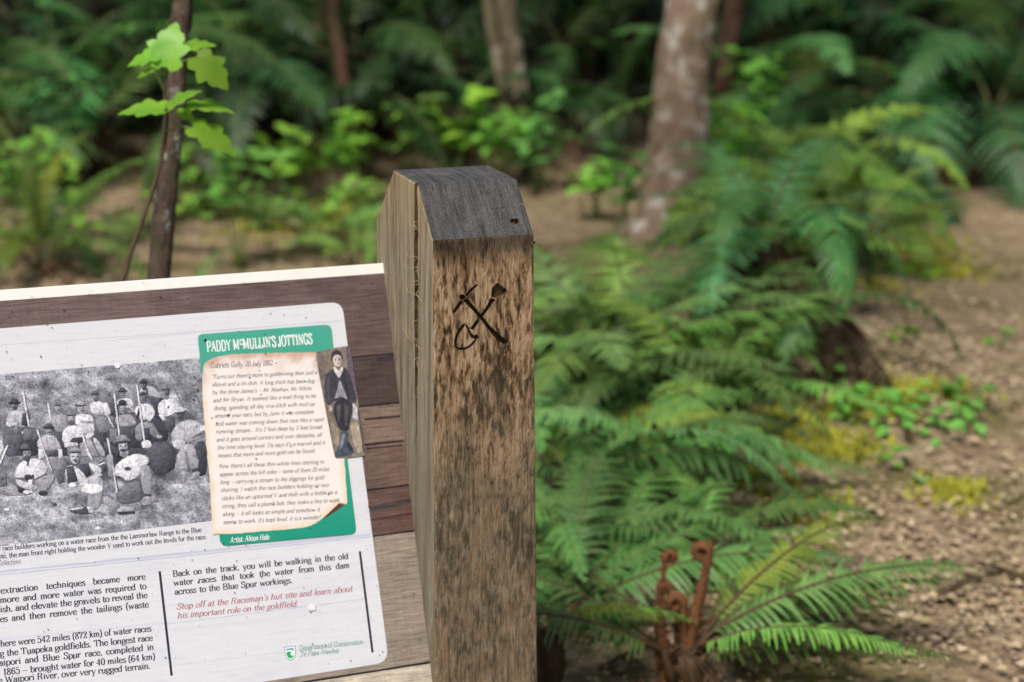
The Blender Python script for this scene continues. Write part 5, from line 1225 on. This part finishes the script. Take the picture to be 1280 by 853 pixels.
# ------------------------------------------------------------------ the teal card with the letter and the painted boy
def build_card():
    k = Ink(.0016)
    P = rounded([(246.5, 418.4), (413.5, 405.8), (416.5, 436), (445.5, 667.5), (275.5, 683), (262, 560)], [7, 8, 0, 9, 9, 0])
    tl, bt = (72, 170, 148), (26, 152, 128)
    cols = [tuple(a + (b - a) * sstep(420, 620, p[1]) for a, b in zip(tl, bt)) for p in P]
    k.poly(P, cols); card = k.make('jottings_card', M_ink, PANEL)
    k = Ink(.0024)
    letters(k, 'PADDY M', (258.6, 440.4), (299.5, 437.2), 8.6, (240, 246, 244), 17, 8)
    letters(k, 'C', (299.6, 431.8), (303.6, 431.4), 4.6, (240, 246, 244), 19, 10)
    letters(k, "MULLIN'S JOTTINGS", (303.8, 436.8), (390.6, 430), 8.6, (240, 246, 244), 17, 8)
    k.make('heading_lettering', M_ink, card)
    k = Ink(.0024); letters(k, 'Artist: Alison Hale', (287.5, 678.6), (336.5, 674.4), 4.4, (240, 246, 244), 13, 7, .2)
    k.make('credit_lettering', M_ink, card)
    # the letter: burnt yellow edge, pale middle, as two tones of paper print
    k = Ink(.0020)
    out = [(253, 500), (252.6, 470), (255.3, 455), (262, 449.5), (272.6, 445.8), (290, 443), (330, 441.8), (369.5, 441), (394.5, 440.4), (404, 470), (418, 540), (430, 573), (434, 628.6), (432, 630.5), (424, 629), (412, 641), (400, 650.5), (393.8, 655), (383, 659), (359, 662), (328, 664.5), (297, 667), (265.6, 668.3), (264, 640), (262, 600), (258, 560), (255.5, 530)]
    ring = []
    n_ = len(out)
    for i in range(n_):
        p0, p1 = Vector(out[i]), Vector(out[(i + 1) % n_]); m_ = max(1, int((p1 - p0).length / 4))
        for j in range(m_):
            p = p0.lerp(p1, j / m_); ring.append(p + Vector((noise.noise(Vector((p.x * .3, p.y * .3, 1))), noise.noise(Vector((p.x * .3, p.y * .3, 7))))) * .8)
    cen = Vector((342, 555)); N_ = len(ring); levels = [0, .035, .08, .15, .3, 1]
    base = len(k.v); q = random.Random(4)
    for li, f in enumerate(levels):
        for p in ring:
            c = p.lerp(cen, f); nz = noise.noise(Vector((c.x * .07, c.y * .07, 3))) + .6 * noise.noise(Vector((c.x * .2, c.y * .2, 9)))
            edge = .85 * max(0, 1 - f / .085) + nz * .6 * max(0, 1 - f / .22) + (max(0, (466 - c.y) / 30) * (.6 + nz) if c.y < 466 else 0) * (1 if c.x < 380 else .6)
            edge = min(1, max(0, edge)); right = sstep(395, 420, c.x)
            e1 = (204, 166, 146) if c.y < 480 else (234, 212, 180)
            e = tuple(a * (1 - right * .0) for a in e1); cc = tuple(242 * (1 - edge * .9) + a * edge * .9 if i == 0 else (236 if i == 1 else 234) * (1 - edge * .9) + a * edge * .9 for i, a in enumerate(e))
            u, v = pu(c.x, c.y); k.v.append((u, v, k.h)); k.c.append(tuple(x * INK_K for x in lin(cc)))
    for li in range(len(levels) - 1):
        for i in range(N_):
            a, b = base + li * N_ + i, base + li * N_ + (i + 1) % N_; k.f.append((a, b, b + N_, a + N_) if li < len(levels) - 2 else (a, b, a + N_))
    letter = k.make('letter_paper', M_paper, card)
    k = Ink(.00215); k.poly([(423.4, 629.2), (430.6, 632), (421, 638), (410, 645.5), (401, 650.6), (410, 642)], [(96, 52, 48), (120, 70, 60), (92, 52, 48), (84, 48, 46), (70, 44, 44), (104, 60, 54)])
    k.make('paper_curl', M_ink, card)
    k = Ink(.0024); HW = (66, 64, 68)
    letters(k, 'Gabriels Gully, 20 July 1862', (262.9, 460.5), (340.5, 457.2), 4.6, (58, 46, 46), 9, 4.5, .22, False)
    for s, p0, p1 in (("'Turns out there's more to goldmining than just a", (264.5, 474.1), (396, 468)), ('shovel and a tin dish. A long ditch has been dug', (265, 483.6), (393, 478.7)),
                      ("by the three James's \u2013 Mr Meehan, Mr White", (265.3, 493.3), (389, 488)), ('and Mr Bryan. It seemed like a mad thing to be', (266, 503.4), (394.5, 497.4)),
                      ('doing, spending all day in a ditch with mud up', (267, 513.3), (393, 507.4)), ('around your ears, but by June it was complete', (268, 522.7), (392, 517.4)),
                      ('and water was coming down that race like a rapid', (269, 532.7), (404.5, 526.8)), ("running stream... It's 2 feet deep by 2 feet broad", (269.5, 542.4), (402, 536.3)),
                      ('and it goes around corners and over obstacles, all', (270.2, 552.6), (402, 546.1)), ("the time staying level. Da says it's a marvel and it", (271.3, 562.4), (406, 556)),
                      ('means that more and more gold can be found.', (272, 572.4), (393.8, 566.1)), ("Now there's all these thin white lines starting to", (273, 585.7), (405, 579.8)),
                      ('appear across the hill sides \u2013 some of them 20 miles', (274, 595.8), (411, 589)), ('long \u2013 carrying a stream to the diggings for gold', (274.7, 605.6), (404.5, 599.4)),
                      ('sluicing. I watch the race builders holding up two', (275.5, 615.3), (410.5, 608.7)), ('sticks like an upturned V and then with a bottle on a', (276.5, 625.8), (421, 617.7)),
                      ('string, they call a plumb bob, they make a line to work', (277, 635.6), (424, 627.8)), ('along \u2013 it all looks so simple and somehow it', (278, 645.5), (399.5, 639.5)),
                      ("seems to work, it's kept level, it is a wonder!", (278.7, 655.6), (400, 649))):
        letters(k, s, p0, p1, 3.45, HW, 9, 5, .24, False)
    k.make('handwriting_lettering', M_ink, card)
    # painted boy leaning on a tool
    Z = lambda x, y: (390 + x / 5.33, 420 + y / 5.33)
    k = Ink(.0023); cnt = [0]
    def S(P, c, sm=True):
        P = [Z(*p) for p in P]
        if sm and len(P) > 4:
            Q = []
            for i in range(len(P)):
                p0, p1 = Vector(P[i]), Vector(P[(i + 1) % len(P)]); Q += [tuple(p0 * .78 + p1 * .22), tuple(p0 * .22 + p1 * .78)]
            P = Q
        cnt[0] += 1; cs = [tuple(x * (1 + .10 * math.sin(i * 1.9 + cnt[0])) for x in c) for i in range(len(P))]; k.poly(P, cs, .00002 * cnt[0])
    S([(18, 112), (120, 88), (222, 68), (240, 72), (258, 90), (302, 420), (330, 600), (356, 790), (345, 802), (165, 822), (148, 806), (90, 500)], (128, 118, 108))
    S([(20, 112), (70, 100), (95, 240), (80, 380), (100, 470), (70, 380), (45, 240)], (118, 108, 104)); S([(222, 70), (242, 74), (262, 110), (300, 400), (290, 450), (265, 360), (236, 220)], (98, 86, 100)); S([(250, 580), (300, 560), (340, 760), (300, 790), (270, 700)], (168, 156, 140)); S([(120, 560), (170, 620), (180, 720), (150, 760)], (156, 144, 126))
    S([(150, 260), (205, 205), (248, 245), (275, 350), (300, 430), (268, 472), (232, 432), (150, 432), (100, 472), (78, 380), (88, 262), (140, 214)], (64, 62, 74)); S([(180, 285), (202, 340), (242, 430), (192, 402), (142, 426), (168, 362)], (156, 154, 170)); S([(140, 214), (150, 204), (178, 240), (196, 204), (208, 220), (182, 284), (160, 262)], (214, 208, 210))
    S([(200, 220), (215, 300), (225, 400), (240, 430), (252, 420), (235, 300)], (48, 46, 58)); S([(95, 280), (115, 270), (112, 420), (98, 440)], (84, 82, 92))
    S([(138, 462), (190, 408), (252, 440), (272, 482), (256, 560), (240, 642), (180, 632), (148, 540)], (52, 50, 58)); S([(160, 470), (190, 450), (185, 560), (170, 580)], (84, 80, 82)); S([(215, 460), (240, 470), (232, 600), (215, 600)], (78, 74, 80))
    S([(190, 628), (246, 640), (232, 720), (282, 770), (252, 796), (150, 812), (148, 782), (188, 722)], (70, 78, 92)); S([(200, 650), (222, 655), (205, 730), (180, 770), (190, 710)], (120, 132, 146)); S([(240, 700), (275, 760), (250, 770), (225, 730)], (50, 54, 64))
    S([(108, 462), (130, 468), (132, 500), (112, 505)], (186, 166, 158)); S([(270, 442), (300, 482), (303, 572), (268, 545)], (196, 194, 200)); S([(300, 480), (312, 500), (350, 780), (342, 786)], (70, 64, 70))
    S([(122, 140), (130, 110), (160, 94), (190, 104), (204, 140), (200, 170), (190, 140), (160, 128), (136, 150), (132, 180)], (60, 54, 60)); S([(134, 160), (146, 132), (170, 126), (192, 138), (198, 172), (188, 198), (170, 210), (150, 200)], (208, 194, 190))
    S([(182, 140), (196, 150), (196, 180), (184, 200)], (168, 150, 150)); S([(146, 158), (158, 156), (158, 163), (147, 164)], (60, 56, 66), False); S([(172, 155), (186, 156), (186, 163), (172, 162)], (60, 56, 66), False); S([(160, 187), (178, 187), (176, 192), (162, 192)], (150, 100, 104), False)
    k.make('boy_portrait', mat_print('printed_painting', .36, .22, 420, .34), card)
build_card()
def build_emblem():
    Z = lambda x, y: (340 + x / 9.846, 780 + y / 9.846)
    gr, bl = (38, 150, 112), (52, 150, 210)
    sh = [(147, 285), (180, 280), (218, 272), (255, 272), (287, 268), (293, 330), (292, 370), (282, 412), (262, 436), (228, 450), (196, 440), (172, 420), (158, 385)]
    c = Vector((222, 360)); ins = lambda f: [tuple(Vector(p).lerp(c, f)) for p in sh]
    k = Ink(.0012)
    k.poly([Z(*p) for p in sh], gr); k.poly([Z(*p) for p in ins(.09)], (238, 242, 244), .00002)
    k.poly([Z(*p) for p in [(172, 312), (215, 302), (264, 298), (266, 334), (248, 322), (222, 318), (196, 322), (174, 334)]], bl, .00004)
    wave = [(180, 385), (176, 362), (190, 345), (212, 340), (232, 346), (240, 356), (228, 360), (226, 374), (236, 390), (256, 392), (268, 380), (262, 405), (245, 420), (222, 426), (198, 416)]
    k.poly([Z(*p) for p in wave], (30, 172, 108), .00004)
    em = k.make('agency_emblem', M_ink, PANEL)
    k = Ink(.0012); letters(k, 'Department of Conservation', (374.2, 813.6), (454, 805.2), 4.2, (66, 150, 128), 8.5, 4.5, .06); letters(k, 'Te Papa Atawhai', (375, 820.9), (423.3, 816), 4.0, (66, 150, 128), 9, 4.5, .24)
    k.make('agency_lettering', M_ink, em)
build_emblem()
def build_specks():
    """flecks of dirt and two pale scuffs on the film"""
    k = Ink(.0030); q = random.Random(9)
    known = [(256.5, 426, 2.2), (331, 418.5, 1), (332, 442.5, 1.2), (312, 473, 1.1), (324, 464, 1), (345, 454.5, .9), (326, 493.8, 1.1), (285, 519.5, 1.6), (362, 516, 1.3), (271, 529, 1.3), (320, 574, 1.5), (265, 523, 1), (293, 676, 1), (410.5, 618, 1.4), (342, 631, 1), (293, 654, 1.1), (307, 682, .9), (388, 765, 1), (247, 728, 1), (327, 722, .9), (293, 741, 1), (390, 805, 1), (407, 807, 1), (438, 826, .9), (60, 787, 1), (240, 700, .8), (51, 446, 1.2), (200, 372, 1.2), (80, 388, 1.2), (15, 390, .9), (40, 372, .8), (243, 472, 1.5), (247, 488, 1.6), (242, 500, 1.5), (244, 495, 1.2), (16, 471, 1.2), (110, 465, 1.0)]
    pts = known + [(q.uniform(0, 530), q.uniform(345, 850), abs(q.gauss(.28, .25)) + .2) for _ in range(330)]
    for x, y, r in pts:
        n = 7; k.poly([(x + r * q.uniform(.6, 1.15) * math.cos(i * 6.283 / n), y + r * q.uniform(.6, 1.15) * math.sin(i * 6.283 / n)) for i in range(n)], (36, 32, 34))
    tag(k.make('dirt_specks', M_ink, PANEL), kind='stuff')
    for x, y, r in ((389.5, 759.5, 5.2), (146.5, 457.2, 3.9)):
        k = Ink(.0032); n = 12; k.poly([(x + r * q.uniform(.8, 1.1) * math.cos(i * 6.283 / n), y + r * q.uniform(.75, 1.05) * math.sin(i * 6.283 / n)) for i in range(n)], (238, 238, 244))
        k.make('pale_scuff', M_ink, PANEL)
build_specks()
